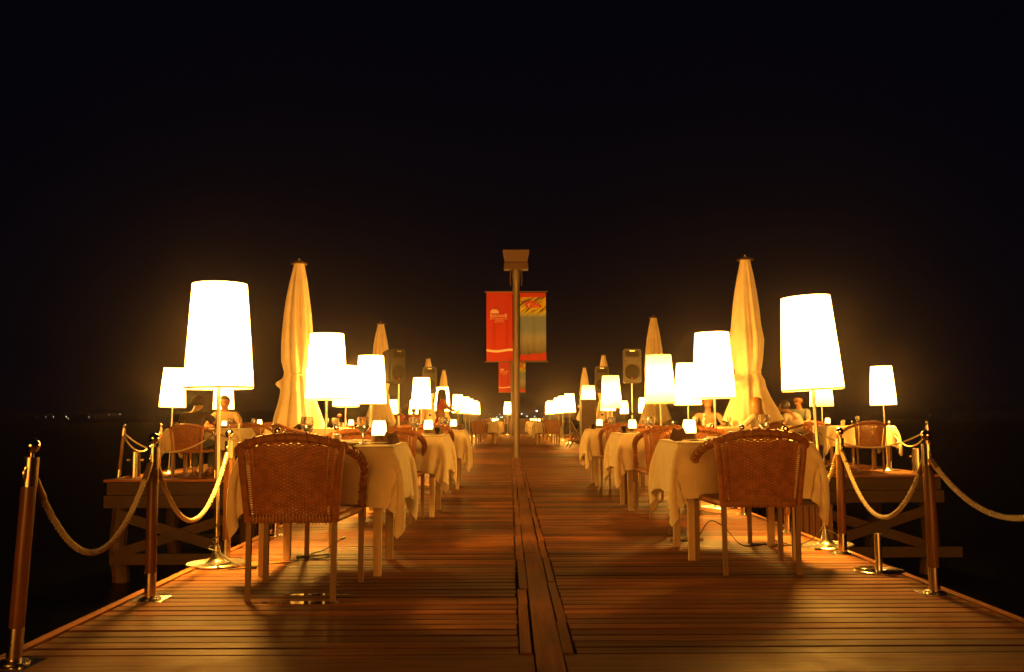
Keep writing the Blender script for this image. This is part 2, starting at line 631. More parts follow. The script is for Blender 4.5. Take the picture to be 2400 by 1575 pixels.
# distant lights on the shore
SL = [(92, 978, .3), (112, 978, .6), (130, 977.5, .8), (160, 977.5, 1.3), (165, 982, .6), (213, 978, .7), (259, 973.5, .45), (285, 971.5, .7), (333, 979, .3), (366, 982, .6), (391, 984, .4),
      (1146, 972, .5), (1156, 980, .4), (1164, 978, .7), (1173, 978.5, 1.0), (1177, 978.5, .9), (1171, 972, .4), (1222, 971, 1.6), (1235, 976, .8), (1252.5, 977, 1.0), (1257, 964, 3.2), (1274, 977, .4), (1245, 983, .5),
      (2176, 975, .6), (2234, 975, .75), (2318, 974, .35), (2361, 972, .45), (1131, 982, .4), (1140, 984, .4)]
for i, (px, py, s) in enumerate(SL):
    D = 420.0
    X = (px - 1194) / 2150 * D
    Z = .92 + (980 - py - (px - 1200) * .0035) / 2150 * D
    blue = 1150 < px < 1270
    big = s > 3
    if i == 0:
        M['shoreblue'] = emis('shore_lamp_blue', (.75, .85, 1.0), 14)
        M['shorewarm'] = emis('shore_lamp_warm', (1.0, .72, .45), 7)
    rad = .15 * (s ** .5)
    b = MB().lathe([(0, -rad), (rad * .7, -rad * .7), (rad, 0), (rad * .7, rad * .7), (0, rad)], 8)
    o = b.build('shore_light', M['shoreblue'] if blue else M['shorewarm'])
    o.location = (X, D, Z)
    if px < 500:
        lab, gr = 'tiny warm light far across the black water beyond the left platform', 'far shore lights on the left'
    elif px > 2000:
        lab, gr = 'tiny pale light far across the black water beyond the right platform', 'far shore lights on the right'
    elif big:
        lab, gr = 'largest bluish white light on the far shore behind the lamp post', None
    else:
        lab, gr = 'tiny shore light far behind the end of the pier', 'far shore lights beyond the pier end'
    tag(o, lab, 'light', gr)

# ------------------------------------------------------------------ wicker chair
def ribbon_weave(b, surf, nu, nv, amp, hw, th, phase=0):
    """horizontal strands woven over vertical stakes; surf(u,v)->(point, normal)"""
    seg = nu * 2
    for j in range(nv):
        v = (j + .5) / nv
        pts = []
        for i in range(seg + 1):
            u = i / seg
            p, n = surf(u, v)
            s = math.sin(math.pi * (u * nu + (j % 2) + .0))
            pts.append((p + n * amp * s, n))
        vs, fs = [], []
        for (p, n) in pts:
            upv = Vector((0, 0, 1))
            upv = (upv - n * upv.dot(n)).normalized()
            vs += [p + upv * hw, p + n * th, p - upv * hw, p - n * th]
        for i in range(len(pts) - 1):
            for k in range(4):
                fs.append((i * 4 + k, i * 4 + (k + 1) % 4, i * 4 + 4 + (k + 1) % 4, i * 4 + 4 + k))
        b.add(vs, fs)

RAIL = [(.268, .53, .425), (.272, .525, .52), (.282, .49, .605), (.296, .41, .655), (.302, .28, .70), (.297, .12, .738), (.272, .0, .768), (.20, -.062, .800), (.10, -.092, .822), (0, -.10, .829)]
def rail_y(x):
    return -.10 + 1.05 * x * x

def make_chair(name='wicker_armchair', simple=False):
    t = root(name)
    nseg = 3 if simple else 6
    # arm and top rail, one wrapped hoop
    half = smoothpath(RAIL, nseg)
    pts = half + [Vector((-p.x, p.y, p.z)) for p in reversed(half[:-1])]
    rad = []
    for p in pts:
        k = min(1, max(0, (p.z - .6) / .2))
        rad.append(.0185 + .0045 * k)
    b = MB().tube(pts, rad, 8)
    if not simple:
        # wrapping strands spiralled round the hoop
        hel = []
        L = 0
        prev = pts[0]
        N = len(pts)
        dense = []
        for i in range(N - 1):
            for k in range(6):
                dense.append((pts[i].lerp(pts[i + 1], k / 6), rad[i] + (rad[i + 1] - rad[i]) * k / 6))
        u = Vector((1, 0, 0))
        for i, (p, r_) in enumerate(dense[:-1]):
            tt = (dense[i + 1][0] - p).normalized()
            u = (u - tt * u.dot(tt)).normalized()
            w = tt.cross(u)
            L += (dense[i + 1][0] - p).length
            a = L / .026 * 2 * math.pi / 2.0
            hel.append(p + (u * math.cos(a) + w * math.sin(a)) * (r_ + .002))
        b.tube(hel, .0052, 4, False)
    b.build('arm_rail', M['wicker'], t)
    # back uprights
    for sx in (-1, 1):
        path = smoothpath([(sx * .222, -.012, .40), (sx * .236, -.03, .56), (sx * .249, -.045, .70), (sx * .256, -.03, .775)], 4)
        MB().tube(path, .0195, 8).build('upright', M['wicker'], t)
    # woven back
    def ztop(x):
        return .829 - .85 * x * x - .022
    def surf(u, v):
        z0 = .425
        xm = .172 + .022 * v
        x = (u * 2 - 1) * xm
        z = z0 + (ztop(x) - z0) * v
        y = -.012 - .086 * v + (.75 + .3 * v) * x * x * 1.0 - .018 * math.sin(v * math.pi)
        n = Vector((-1.7 * x, 1, .18)).normalized()
        return Vector((x, y, z)), -n
    b = MB()
    nv = 22 if simple else 42
    nu = 9 if simple else 20
    ribbon_weave(b, surf, nu, nv, .0030, .0045 if not simple else .0088, .0021)
    for i in range(nu + 1):
        u = i / nu
        b.tube([surf(u, v / 6)[0] for v in range(7)], .0032 if 0 < i < nu else .006, 4, False)
    # flat stakes and sideways lacing to the uprights
    for sx in (-1, 1):
        st = []
        for k in range(7):
            v = k / 6
            x = sx * (.192 + .020 * v)
            st.append(Vector((x, -.012 - .07 * v + .9 * x * x, .425 + (ztop(x) - .425) * v * 1.0)))
        b.tube(st, .0105, 6, False)
        if not simple:
            for k in range(30):
                v = (k + .5) / 30
                i = min(5, int(v * 6))
                a = st[i].lerp(st[i + 1], v * 6 - i)
                zz = a.z
                w = Vector((sx * (.222 + .034 * v), -.02 - .03 * v, zz + .004))
                inn = surf(0 if sx < 0 else 1, v)[0]
                b.tube([inn, a + Vector((0, -.009, .001)), w], .0042, 4, False)
        else:
            for k in range(9):
                v = (k + .5) / 9
                i = min(5, int(v * 6))
                a = st[i].lerp(st[i + 1], v * 6 - i)
                b.tube([surf(0 if sx < 0 else 1, v)[0], a, Vector((sx * (.222 + .034 * v), -.02 - .03 * v, a.z))], .011, 4, False)
    b.build('backrest', M['wicker'], t)
    # seat with woven skirt
    b = MB()
    n = 10
    vs, fs = [], []
    for j in range(n + 1):
        y = -.01 + .55 * j / n
        hw = .215 + .05 * j / n
        for i in range(n + 1):
            u = i / n * 2 - 1
            vs.append((u * hw, y, .432 + .014 * (1 - u * u) * math.sin(math.pi * j / n)))
    for j in range(n):
        for i in range(n):
            a = j * (n + 1) + i
            fs.append((a, a + 1, a + n + 2, a + n + 1))
    b.add(vs, fs)
    b.add([(x, y, z - .03) for x, y, z in vs], [tuple(reversed(f)) for f in fs])
    b.build('seat', M['wickerseat'], t)
    b = MB()
    ring = [(-.222, 0, .41), (.222, 0, .41), (.266, .53, .41), (-.266, .53, .41), (-.222, 0, .41)]
    for a, c in zip(ring[:-1], ring[1:]):
        b.tube([a, c], .019, 8)
        if not simple and a[1] == 0 and c[1] == 0:
            for k in range(26):
                x = -.21 + .42 * k / 25
                b.tube([(x, -.0195, .432), (x + .004, -.022, .41), (x, -.019, .389)], .0042, 4, False)
    b.build('seat_rail', M['wicker'], t)
    for sx in (-1, 1):
        MB().bar((sx * .217, .0, .40), (sx * .215, -.012, 0), .026, .024, (0, 1, 0)).build('leg', M['legwood'], t, False)
        MB().bar((sx * .267, .53, .43), (sx * .268, .535, 0), .028, .026, (0, 1, 0)).build('leg', M['legwood'], t, False)
    return t

CH = {'near': make_chair(), 'far': make_chair(simple=True)}
first = {'near': True, 'far': True}
def chair(x, y, face, label, group, near=True):
    """face: degrees, 0 = facing away from the camera (+Y)"""
    k = 'near' if near else 'far'
    if first[k]:
        first[k] = False
        o = CH[k]
        o.location = (x, y, 0)
        o.rotation_euler = (0, 0, R(face))
        tag(o, label, 'chair', group)
        return o
    return dup(CH[k], (x, y, 0), R(face), label, group)

# ------------------------------------------------------------------ tables and cloths
def drape(sx, sy, top, over, seed, n=46, iters=420):
    """small cloth solver: a square cloth settling over a table top"""
    rg = np.random.RandomState(seed)
    LX, LY = sx + 2 * over, sy + 2 * over
    gx = np.linspace(-LX / 2, LX / 2, n)
    gy = np.linspace(-LY / 2, LY / 2, n)
    X, Y = np.meshgrid(gx, gy, indexing='ij')
    P = np.stack([X, Y, np.full_like(X, top + .004)], -1)
    hx, hy = sx / 2, sy / 2
    ex = np.maximum(np.abs(X) - hx, 0)
    ey = np.maximum(np.abs(Y) - hy, 0)
    # start with overhang already tipped outwards so that it falls cleanly
    P[..., 2] -= .75 * np.maximum(ex, ey)
    P[..., 0] -= np.sign(X) * ex * .35
    P[..., 1] -= np.sign(Y) * ey * .35
    P += rg.normal(0, .004, P.shape) * ((ex + ey) > 0)[..., None]
    O = P.copy()
    dx, dy = gx[1] - gx[0], gy[1] - gy[0]
    dd = math.hypot(dx, dy)
    cons = [(slice(0, n - 1), slice(0, n), slice(1, n), slice(0, n), dx, 1.0),
            (slice(0, n), slice(0, n - 1), slice(0, n), slice(1, n), dy, 1.0),
            (slice(0, n - 1), slice(0, n - 1), slice(1, n), slice(1, n), dd, .35),
            (slice(1, n), slice(0, n - 1), slice(0, n - 1), slice(1, n), dd, .35),
            (slice(0, n - 2), slice(0, n), slice(2, n), slice(0, n), 2 * dx, .12),
            (slice(0, n), slice(0, n - 2), slice(0, n), slice(2, n), 2 * dy, .12)]
    cnt = np.zeros((n, n, 1))
    for a, b_, c, d, L, w in cons:
        cnt[a, b_] += w
        cnt[c, d] += w
    onto = (ex + ey) <= 1e-9
    for it in range(iters):
        V = (P - O) * (.965 if it < iters * .7 else .85)
        O = P.copy()
        P = P + V
        P[..., 2] -= .0006
        ox_ = np.maximum(np.abs(P[..., 0]) - hx - .02, 0)
        oy_ = np.maximum(np.abs(P[..., 1]) - hy - .02, 0)
        low = P[..., 2] < top - .05
        P[..., 0] -= np.where(low, np.sign(P[..., 0]) * np.minimum(ox_, .2) * .0045, 0)
        P[..., 1] -= np.where(low, np.sign(P[..., 1]) * np.minimum(oy_, .2) * .0045, 0)
        for q in range(14):
            acc = np.zeros_like(P)
            for a, b_, c, d, L, w in cons:
                D = P[c, d] - P[a, b_]
                l = np.linalg.norm(D, axis=-1, keepdims=True) + 1e-9
                m_ = D * (.5 * w * np.where(l > L, 1.0, .4) * (l - L) / l)
                acc[a, b_] += m_
                acc[c, d] -= m_
            P += acc / cnt * 1.7
            # table block
            ins = (np.abs(P[..., 0]) < hx + .004) & (np.abs(P[..., 1]) < hy + .004) & (P[..., 2] < top + .004)
            px = hx + .004 - np.abs(P[..., 0])
            py = hy + .004 - np.abs(P[..., 1])
            pz = top + .004 - P[..., 2]
            usez = ins & (pz <= np.minimum(px, py) + .02)
            usex = ins & ~usez & (px <= py)
            usey = ins & ~usez & ~usex
            P[..., 2] = np.where(usez, top + .004, P[..., 2])
            P[..., 0] = np.where(usex, np.sign(P[..., 0]) * (hx + .004), P[..., 0])
            P[..., 1] = np.where(usey, np.sign(P[..., 1]) * (hy + .004), P[..., 1])
            P[..., 2] = np.maximum(P[..., 2], .02)
        P[onto] = np.stack([X[onto], Y[onto], np.full(onto.sum(), top + .004)], -1)
    return P

def cloth_mesh(name, sx, sy, top, over, seed, n=46):
    P = drape(sx, sy, top, over, seed, n)
    vs = [tuple(p) for p in P.reshape(-1, 3)]
    fs = [(i * n + j, (i + 1) * n + j, (i + 1) * n + j + 1, i * n + j + 1) for i in range(n - 1) for j in range(n - 1)]
    me = bpy.data.meshes.new(name)
    me.from_pydata(vs, [], fs)
    me.shade_smooth()
    me.materials.append(M['cloth'])
    return me

CLOTH = [cloth_mesh('tablecloth', .88, .88, .755, .335, s) for s in (1, 2, 3)]
CLOTHW = cloth_mesh('tablecloth', 1.2, .86, .755, .335, 5)

def make_table(wide=False):
    t = root('dining_table')
    w, d = (1.19, .85) if wide else (.87, .87)
    b = MB().box((0, 0, .738), (w, d, .03))
    b.build('tabletop', M['tablewood'], t, False)
    b = MB()
    for s in (-1, 1):
        b.box((0, s * (d / 2 - .13), .69), (w - .2, .022, .07))
        b.box((s * (w / 2 - .13), 0, .69), (.022, d - .3, .07))
    b.build('apron', M['tablewood'], t, False)
    for a in (-1, 1):
        for c in (-1, 1):
            MB().box((a * (w / 2 - .10), c * (d / 2 - .12), .36), (.052, .052, .72), taper=.85).build('leg', M['tablewood'], t, False)
    return t
TB = [make_table(), make_table(True)]
tfirst = [True, True]
def table(x, y, label, clabel, rz=0, wide=False, variant=0, group='restaurant tables', cgroup='white tablecloths'):
    k = 1 if wide else 0
    if tfirst[k]:
        tfirst[k] = False
        t = TB[k]
        t.location = (x, y, 0)
        t.rotation_euler = (0, 0, R(rz))
        tag(t, label, 'table', group)
    else:
        t = dup(TB[k], (x, y, 0), R(rz), label, group)
    c = mk('tablecloth', CLOTHW if wide else CLOTH[variant % 3])
    c.location = (x, y, .001)
    c.rotation_euler = (0, 0, R(rz + (0 if wide else 90 * (variant // 3))))
    tag(c, clabel, 'tablecloth', cgroup)
    return t

# ------------------------------------------------------------------ floor lamps
def make_lamp(shade):
    t = root('floor_lamp')
    MB().lathe([(.0, .0), (.182, .0), (.188, .004), (.188, .011), (.182, .016), (.07, .019), (.052, .028), (.036, .05), (.024, .085), (.018, .12), (.0, .12)], 40).build('base', M['polemetal'], t)
    MB().lathe([(.0125, .10), (.0125, 1.62), (.0, 1.62)], 14).build('pole', M['polemetal'], t)
    rb, rt, z0, z1 = .217, .172, 1.125, 1.79
    th = .003
    q = MB().lathe([(rb, z0), (rb + (rt - rb) * .5, (z0 + z1) / 2), (rt, z1)], 40)
    q.f = q.f[:80]          # fabric sheet, open at both ends
    q.att = q.att[:80]
    sh = q.build('lamp_shade', shade, t)
    b = MB()
    b.lathe([(rb + .0015, z0 - .012), (rb + .0015, z0 + .0), (rb - .004, z0 + .0), (rb - .004, z0 - .012)], 40, closed=True)
    b.build('trim', M['shaderim'], sh)
    b = MB()
    for k in range(3):
        a = 2 * math.pi * k / 3 + .4
        b.tube([(0, 0, 1.60), ((rt - .012) * math.cos(a), (rt - .012) * math.sin(a), 1.772)], .003, 5)
    b.lathe([(0, 1.60), (.014, 1.60), (.014, 1.63), (.006, 1.65), (0, 1.65)], 10)
    b.build('shade_holder', M['polemetal'], t)
    MB().lathe([(0, 1.39), (.018, 1.392), (.033, 1.42), (.033, 1.455), (.02, 1.48), (0, 1.49)], 14).build('bulb', M['bulb'] if shade is M['shade'] else M['bulbdim'], t)
    lo = bpy.data.objects.new('bulb_light', BULB['white' if shade is M['shade'] else 'yellow'])
    COL.objects.link(lo)
    lo.parent = t
    lo.location = (0, 0, 1.44)
    return t
LP = {'white': make_lamp(M['shade']), 'yellow': make_lamp(M['shadedim'])}
lfirst = {'white': True, 'yellow': True}
rl = random.Random(12)
def lamp(x, y, label, group=None, kind='white', tilt=None):
    rot = (R(rl.uniform(-.9, .9)), R(rl.uniform(-.9, .9)), rl.uniform(0, 6)) if tilt is None else (R(tilt[0]), R(tilt[1]), 0)
    if lfirst[kind]:
        lfirst[kind] = False
        o = LP[kind]
        o.location = (x, y, .0)
        o.rotation_euler = rot
        tag(o, label, 'lamp', group)
        return o
    return dup(LP[kind], (x, y, 0.0), 0, label, group, rot=rot)

G = 'floor lamps along the pier'
lamp(-1.86, 5.92, 'tallest looking white lit floor lamp left of the nearest table, steel base on the boards', G, tilt=(0, -.7))
lamp(2.25, 6.63, 'large white floor lamp leaning left beside the nearest right table', G, tilt=(0, -3.0))
ordn = ['second', 'third', 'fourth', 'fifth', 'sixth', 'seventh', 'eighth', 'ninth', 'tenth', 'eleventh']
for k, y in enumerate((9.45, 12.8, 19.8, 26.0, 34.4, 38.4, 41.8, 46.5, 50.6)):
    lamp((-1.88, -1.93, -1.90, -1.9, -1.92, -1.83, -1.82, -1.83, -1.82)[k], y, f'white floor lamp, {ordn[k]} from the camera along the left pier edge', G)
for k, y in enumerate((9.45, 12.85, 19.2, 25.1, 33.6, 37.4, 40.6, 48.0, 51.2)):
    lamp((2.13, 2.13, 2.15, 2.12, 2.2, 2.16, 2.15, 2.12, 2.2)[k], y, f'lit floor lamp, {ordn[k]} from the camera along the right pier edge', G, 'yellow' if k in (1, 2, 3) else 'white', tilt=(0, -1.2) if k < 3 else None)
lamp(-.13, 50.6, 'small lone floor lamp in the middle of the far pier end', G)
G2 = 'floor lamps on the side platforms'
lamp(-2.72, 15.2, 'white floor lamp on the left platform just behind the left umbrella', G2)
lamp(2.88, 13.95 + .9, 'white floor lamp on the right platform overlapping the second right pier lamp', G2)
lamp(-5.80, 15.75, 'white floor lamp leaning at the outer left platform corner behind the mooring bollard', G2, tilt=(0, 1.6))
lamp(6.50, 15.9, 'white floor lamp at the outer right platform corner behind the empty wicker chair', G2, tilt=(0, -1.6))
lamp(-6.02, 19.4, 'floor lamp on the left platform half hidden behind the nearest left lamp', G2)
lamp(5.92, 17.4, 'yellowish floor lamp on the right platform behind the nearest right lamp', G2, 'yellow')
lamp(-5.4, 43, 'small floor lamp on the far left platform left of the speaker pole', G2)
lamp(-4.6, 44, 'small floor lamp on the far left platform behind the people in red', G2)
lamp(5.95, 41, 'small floor lamp on the far right platform right of the speaker pole', G2)
lamp(6.1, 49, 'small floor lamp on the far right platform left of the speaker pole', G2)
lamp(2.9, 29.2 - 2.2, 'white floor lamp on the right platform end beside the dark cabinet', G2)

# heavy steel foot without a lamp
r = root('steel_lamp_foot', (2.2, 5.57, 0), 0, 'round steel lamp foot with a short empty tube, no lamp, near the right edge', 'lamp foot')
MB().lathe([(0, 0), (.142, 0), (.146, .003), (.146, .008), (.142, .011), (0, .011)], 40).build('disc', M['chrome'], r)
MB().lathe([(.0, .011), (.0205, .011), (.0205, .222), (.018, .222), (.018, .10), (0, .10)], 18).build('tube', M['polemetal'], r)

# ------------------------------------------------------------------ rope barrier posts
def make_post():
    t = root('barrier_post')
    MB().box((0, 0, .002), (.17, .17, .004)).lathe([(0, .004), (.058, .004), (.056, .010), (.032, .016), (0, .016)], 28).build('foot_plate', M['steel'], t)
    MB().lathe([(.0, .012), (.0285, .012), (.0285, .135), (0, .135)], 20).build('lower_sleeve', M['steel'], t)
    MB().lathe([(0, .13), (.0265, .13), (.0275, .14), (.0275, .662), (.0265, .67), (0, .67)], 20).build('shaft', M['post'], t)
    MB().lathe([(0, .664), (.0290, .664), (.0290, .776), (.0265, .776), (.0265, .76), (0, .76)], 20).build('upper_sleeve', M['steel'], t)
    b = MB().lathe([(.0, .755), (.0085, .755), (.0085, .80), (0, .80)], 12)
    b.lathe([(0, .793)] + [(.0285 * math.sin(a), .8205 - .0285 * math.cos(a)) for a in [math.pi * k / 12 for k in range(1, 12)]] + [(0, .849)], 20)
    b.build('ball_finial', M['chrome'], t)
    for s in (-1, 1):
        pts = [(.0, s * (.034 + .0 * k) + s * .012 * math.sin(2 * math.pi * k / 12), .716 + .024 * math.cos(2 * math.pi * k / 12)) for k in range(13)]
        b = MB().tube(pts, .0034, 6, False)
        b.tube([(0, s * .026, .736), (0, s * .036, .736)], .006, 8)
        b.build('rope_ring', M['steel'], t)
    return t
POST = make_post()
pfirst = [True]
def post(x, y, label, lean=(0, 0), rz=0, group='rope barrier posts'):
    rot = (R(lean[1]), R(lean[0]), R(rz))
    if pfirst[0]:
        pfirst[0] = False
        POST.location = (x, y, 0)
        POST.rotation_euler = rot
        tag(POST, label, 'post', group)
        o = POST
    else:
        o = dup(POST, (x, y, 0), 0, label, group, rot=rot)
    mt = Matrix.Translation((x, y, 0)) @ Euler(rot).to_matrix().to_4x4()
    return [mt @ Vector((0, s * .04, .69)) for s in (-1, 1)]

def rope(p, q, sag, label, group='ropes of the barrier', strands=True):
    p, q = Vector(p), Vector(q)
    L = (q - p).length
    n = max(36, int(L * (74 if strands else 16)))
    ctr = [p.lerp(q, i / n) - Vector((0, 0, sag * (1 - (2 * i / n - 1) ** 2))) for i in range(n + 1)]
    t = root('barrier_rope', p, 0, label, 'rope', group)
    loc = [c - p for c in ctr]
    k0 = max(1, int(.055 / ((loc[-1] - loc[0]).length + sag) * n) + 1)
    body = loc[k0 - 1:n + 2 - k0]
    b = MB()
    if strands:
        u = Vector((1, 0, 0))
        lines = [[], [], []]
        d = 0
        for i in range(len(body)):
            tt = (body[min(i + 1, len(body) - 1)] - body[max(i - 1, 0)]).normalized()
            u = (u - tt * u.dot(tt)).normalized()
            w = tt.cross(u)
            if i:
                d += (body[i] - body[i - 1]).length
            for k in range(3):
                a = 2 * math.pi * (d / .075 + k / 3)
                lines[k].append(body[i] + (u * math.cos(a) + w * math.sin(a)) * .0072)
        for l in lines:
            b.tube(l, .0078, 6)
    else:
        b.tube(body, .0125, 6)
    b.build('cord', M['rope'], t)
    for s in (0, 1):
        seq = loc[:k0 + 2] if s == 0 else list(reversed(loc))[:k0 + 2]
        if len(seq) > 1:
            MB().tube(seq, .0155, 10).build('end_cap', M['ropeend'], t)
    return t

def barrier(pts, labels, rlabels, sags, strands=True, leans=None, group='rope barrier posts', rgroup='ropes of the barrier'):
    anchors = []
    for i, (x, y) in enumerate(pts):
        nx, ny = pts[min(i + 1, len(pts) - 1)]
        px, py = pts[max(i - 1, 0)]
        rz = math.degrees(math.atan2(ny - py, nx - px)) - 90
        anchors.append(post(x, y, labels[i], leans[i] if leans else (0, 0), rz, group))
    for i in range(len(pts) - 1):
        rope(anchors[i][1], anchors[i + 1][0], sags[i], rlabels[i], rgroup, strands)

names = ['nearest', 'second', 'third', 'fourth', 'fifth', 'sixth', 'seventh', 'eighth']
LY = [3.57, 4.80, 6.11, 7.36, 8.6, 9.85, 11.1, 12.35, 13.6]
barrier([(-1.88, 3.57), (-1.845, 4.80), (-1.86, 6.11), (-1.85, 7.36), (-1.86, 8.6), (-1.86, 9.9), (-1.86, 11.2)],
        ['nearest wooden barrier post with steel ball, leaning at the bottom left corner', 'second barrier post on the left pier edge, standing before the left platform frame',
         'brightly lit barrier post behind the nearest left lamp', 'barrier post on the left pier edge seen under the nearest left chair', 'fifth barrier post along the left pier edge behind the nearest left table',
         'sixth barrier post along the left pier edge', 'seventh barrier post along the left pier edge'],
        ['thick twisted rope sagging between the two nearest left posts', 'pale lit rope sagging behind the nearest left lamp pole', 'rope hidden behind the nearest left table',
         'rope running between the fourth and fifth left posts', 'rope running between the fifth and sixth left posts', 'rope running between the sixth and seventh left posts'],
        [.36, .36, .34, .34, .34, .34], leans=[(2.6, 0), (-.3, 0), (.4, 0), (0, 0), (0, 0), (0, 0), (0, 0)])
barrier([(2.22, 3.45), (2.215, 4.88), (2.245, 6.29), (2.24, 7.49), (2.22, 8.82), (2.22, 10.1), (2.22, 11.4)],
        ['barrier post at the right edge nearest the camera, outside the picture', 'tall glossy brown barrier post with steel ball at the lower right', 'lit barrier post beside the leaning right lamp, steel ball in front of the platform',
         'barrier post behind the nearest right chair legs', 'fifth barrier post along the right pier edge under the nearest right table', 'sixth barrier post along the right pier edge', 'seventh barrier post along the right pier edge'],
        ['dim rope running out of the picture at the right', 'bright thick twisted rope sagging between the two nearest right posts', 'rope going behind the nearest right tablecloth', 'rope between the fourth and fifth right posts',
         'rope between the fifth and sixth right posts', 'rope between the sixth and seventh right posts'],
        [.22, .37, .36, .34, .34, .34], leans=[(0, 0), (-.6, 0), (.3, 0), (0, 0), (0, 0), (0, 0), (0, 0)])
PG, RG = 'barrier posts on the side platforms', 'ropes on the side platforms'
barrier([(-2.2, 14.3), (-4.55, 14.3), (-6.1, 14.45), (-6.1, 16.1), (-6.1, 17.7)],
        ['platform barrier post hidden behind the nearest left table', 'reddish barrier post in front of the man in dark tee', 'slanting barrier post at the outer corner of the left platform',
         'barrier post behind the left mooring bollard', 'barrier post on the outer left platform edge behind the tablecloth'],
        ['dark rope across the left platform front behind the nearest left lamp', 'dark rope crossing before the chair of the man in dark tee', 'bright rope sagging over the left mooring bollard', 'lit rope on the outer left platform edge'],
        [.26, .28, .30, .30], False, [(0, 0), (1.6, 0), (4.2, 0), (1.2, 0), (0, 0)], PG, RG)
barrier([(2.6, 14.72), (4.86, 14.74), (6.72, 14.8), (6.68, 16.2), (6.66, 17.9)],
        ['platform barrier post hidden behind the nearest right table', 'dark barrier post in front of the right platform table', 'dark barrier post at the outer corner of the right platform',
         'bright barrier post left of the right mooring bollard', 'barrier post behind the empty chair on the right platform'],
        ['dark rope before the blonde woman', 'dark rope crossing before the empty chair on the right platform', 'bright rope sagging over the right mooring bollard', 'lit rope behind the right platform tablecloth'],
        [.30, .26, .27, .3], False, [(0, 0), (0, 0), (-.6, 0), (0, 0), (0, 0)], PG, RG)

# mooring bollards
def bollard(x, y, label):
    t = root('mooring_bollard', (x, y, 0), R(8), label, 'bollard', 'mooring bollards')
    MB().lathe([(0, 0), (.10, 0), (.10, .012), (.078, .014), (.078, .40), (.070, .405), (0, .405)], 24).build('drum', M['steel'], t)
    for s in (-1, 1):
        MB().tube([(s * .07, 0, .27), (s * .105, 0, .27)], .012, 10).lathe([(0, -.022), (.016, -.018), (.022, 0), (.016, .018), (0, .022)], 10, (s * .115, 0, .27)).build('horn', M['steel'], t)
    return t
bollard(-5.98, 14.78, 'steel mooring bollard with two knobs on the left platform')
bollard(6.66, 15.1, 'steel mooring bollard with two knobs on the right platform')

# ------------------------------------------------------------------ closed parasols
def make_parasol(seed, top=3.62, hem=.80, rmax=.252, tie=1.64, flare=1.0):
    rg = random.Random(seed)
    t = root('closed_parasol')
    N = 96
    ph = [rg.uniform(0, 6.28) for _ in range(6)]
    zs = [top - .10, top - .2, top - .4, top - .65, top - .95, top - 1.25, top - 1.5, top - 1.75, tie + .12, tie + .03, tie, tie - .03, tie - .12, tie - .25, tie - .45, tie - .65, hem]
    rs = [.082, .10, .14, .18, .215, .24, rmax, .25, .225, .205, .200, .212, .245, .25, .29, .345, .39]
    vs, fs = [], []
    J = 5
    zz, rr_ = [], []
    for i in range(len(zs) - 1):
        for k in range(J):
            f = k / J
            zz.append(zs[i] + (zs[i + 1] - zs[i]) * f)
            rr_.append(rs[i] + (rs[i + 1] - rs[i]) * f)
    zz.append(zs[-1]); rr_.append(rs[-1])
    for i, (z, r_) in enumerate(zip(zz, rr_)):
        f = i / (len(zz) - 1)
        below = z < tie
        for k in range(N):
            a = 2 * math.pi * k / N
            fold = .55 * abs(math.sin(4 * a + ph[0] + .5 * math.sin(z * 2 + ph[2]))) ** .8 + .28 * math.sin(9 * a + ph[1] + z * 1.3) + .12 * math.sin(17 * a + ph[3] + z * 3)
            q = 1 + (.05 + .16 * min(1, f * 2.0)) * (fold - .45)
            if not below and z > tie + .03:
                q = 1 + (.06 + .26 * math.sin(math.pi * min(1, (top - z) / (top - tie)))) * (fold - .45)
            zo = 0
            rr = r_ * q
            if below:
                g = (tie - z) / (tie - hem)
                lobes = .5 + .5 * math.sin(3 * a + ph[4]) * .8 + .2 * math.sin(7 * a + ph[5])
                rr = r_ * (1 + (flare - .94) * g + g * .46 * flare * (lobes - .5) + (.16 + .2 * g) * (fold - .45))
                # a flap of cloth puffing out just under the tie
                puff = math.exp(-((z - (tie - .14)) / .09) ** 2) * max(0, math.cos(a - ph[5])) ** 5
                rr += .2 * puff
                zo = -.20 * g * g * max(0, math.cos(2 * a + ph[3])) * 0.7 + .07 * g * math.sin(5 * a + ph[1])
            vs.append((rr * math.cos(a), rr * math.sin(a), z + zo))
    n = len(zz)
    for i in range(n - 1):
        for k in range(N):
            fs.append((i * N + k, i * N + (k + 1) % N, (i + 1) * N + (k + 1) % N, (i + 1) * N + k))
    MB().add(vs, fs).build('canopy', M['canvas'], t, angle=R(75))
    pts = [(.205 * (1 + .05 * math.sin(8 * a)) * math.cos(a), .205 * (1 + .05 * math.sin(8 * a)) * math.sin(a), tie + .01 * math.sin(3 * a)) for a in [2 * math.pi * k / 40 for k in range(41)]]
    MB().tube(pts, .011, 6, False).build('tie_strap', M['canvas'], t)
    MB().lathe([(0, 0), (.027, 0), (.027, top - .05), (0, top - .05)], 14).build('pole', M['tablewood'], t)
    MB().lathe([(0, top - .085), (.135, top - .115), (.142, top - .105), (.135, top - .09), (.06, top - .055), (.022, top - .04), (0, top - .04)], 28).build('top_cap', M['darkwood'], t)
    MB().lathe([(0, top - .05), (.016, top - .05), (.016, top - .025), (.024, top - .01), (.016, top + .012), (0, top + .018)], 12).build('finial', M['chrome'], t)
    MB().lathe([(0, 0), (.30, 0), (.30, .05), (.28, .07), (.05, .08), (.05, .2), (0, .2)], 24).build('base', M['black'], t)
    return t
PA = [make_parasol(4), make_parasol(11, 3.74, .80, .272, 1.66, 1.04)]
PA[0].location = (-3.54, 15.3, 0)
PA[1].location = (4.10, 15.75, 0)
tag(PA[0], 'tall closed cream parasol on the left platform between the two big left lamps', 'parasol', 'closed parasols')
tag(PA[1], 'tall closed cream parasol tied in a knot behind the blonde woman', 'parasol', 'closed parasols')
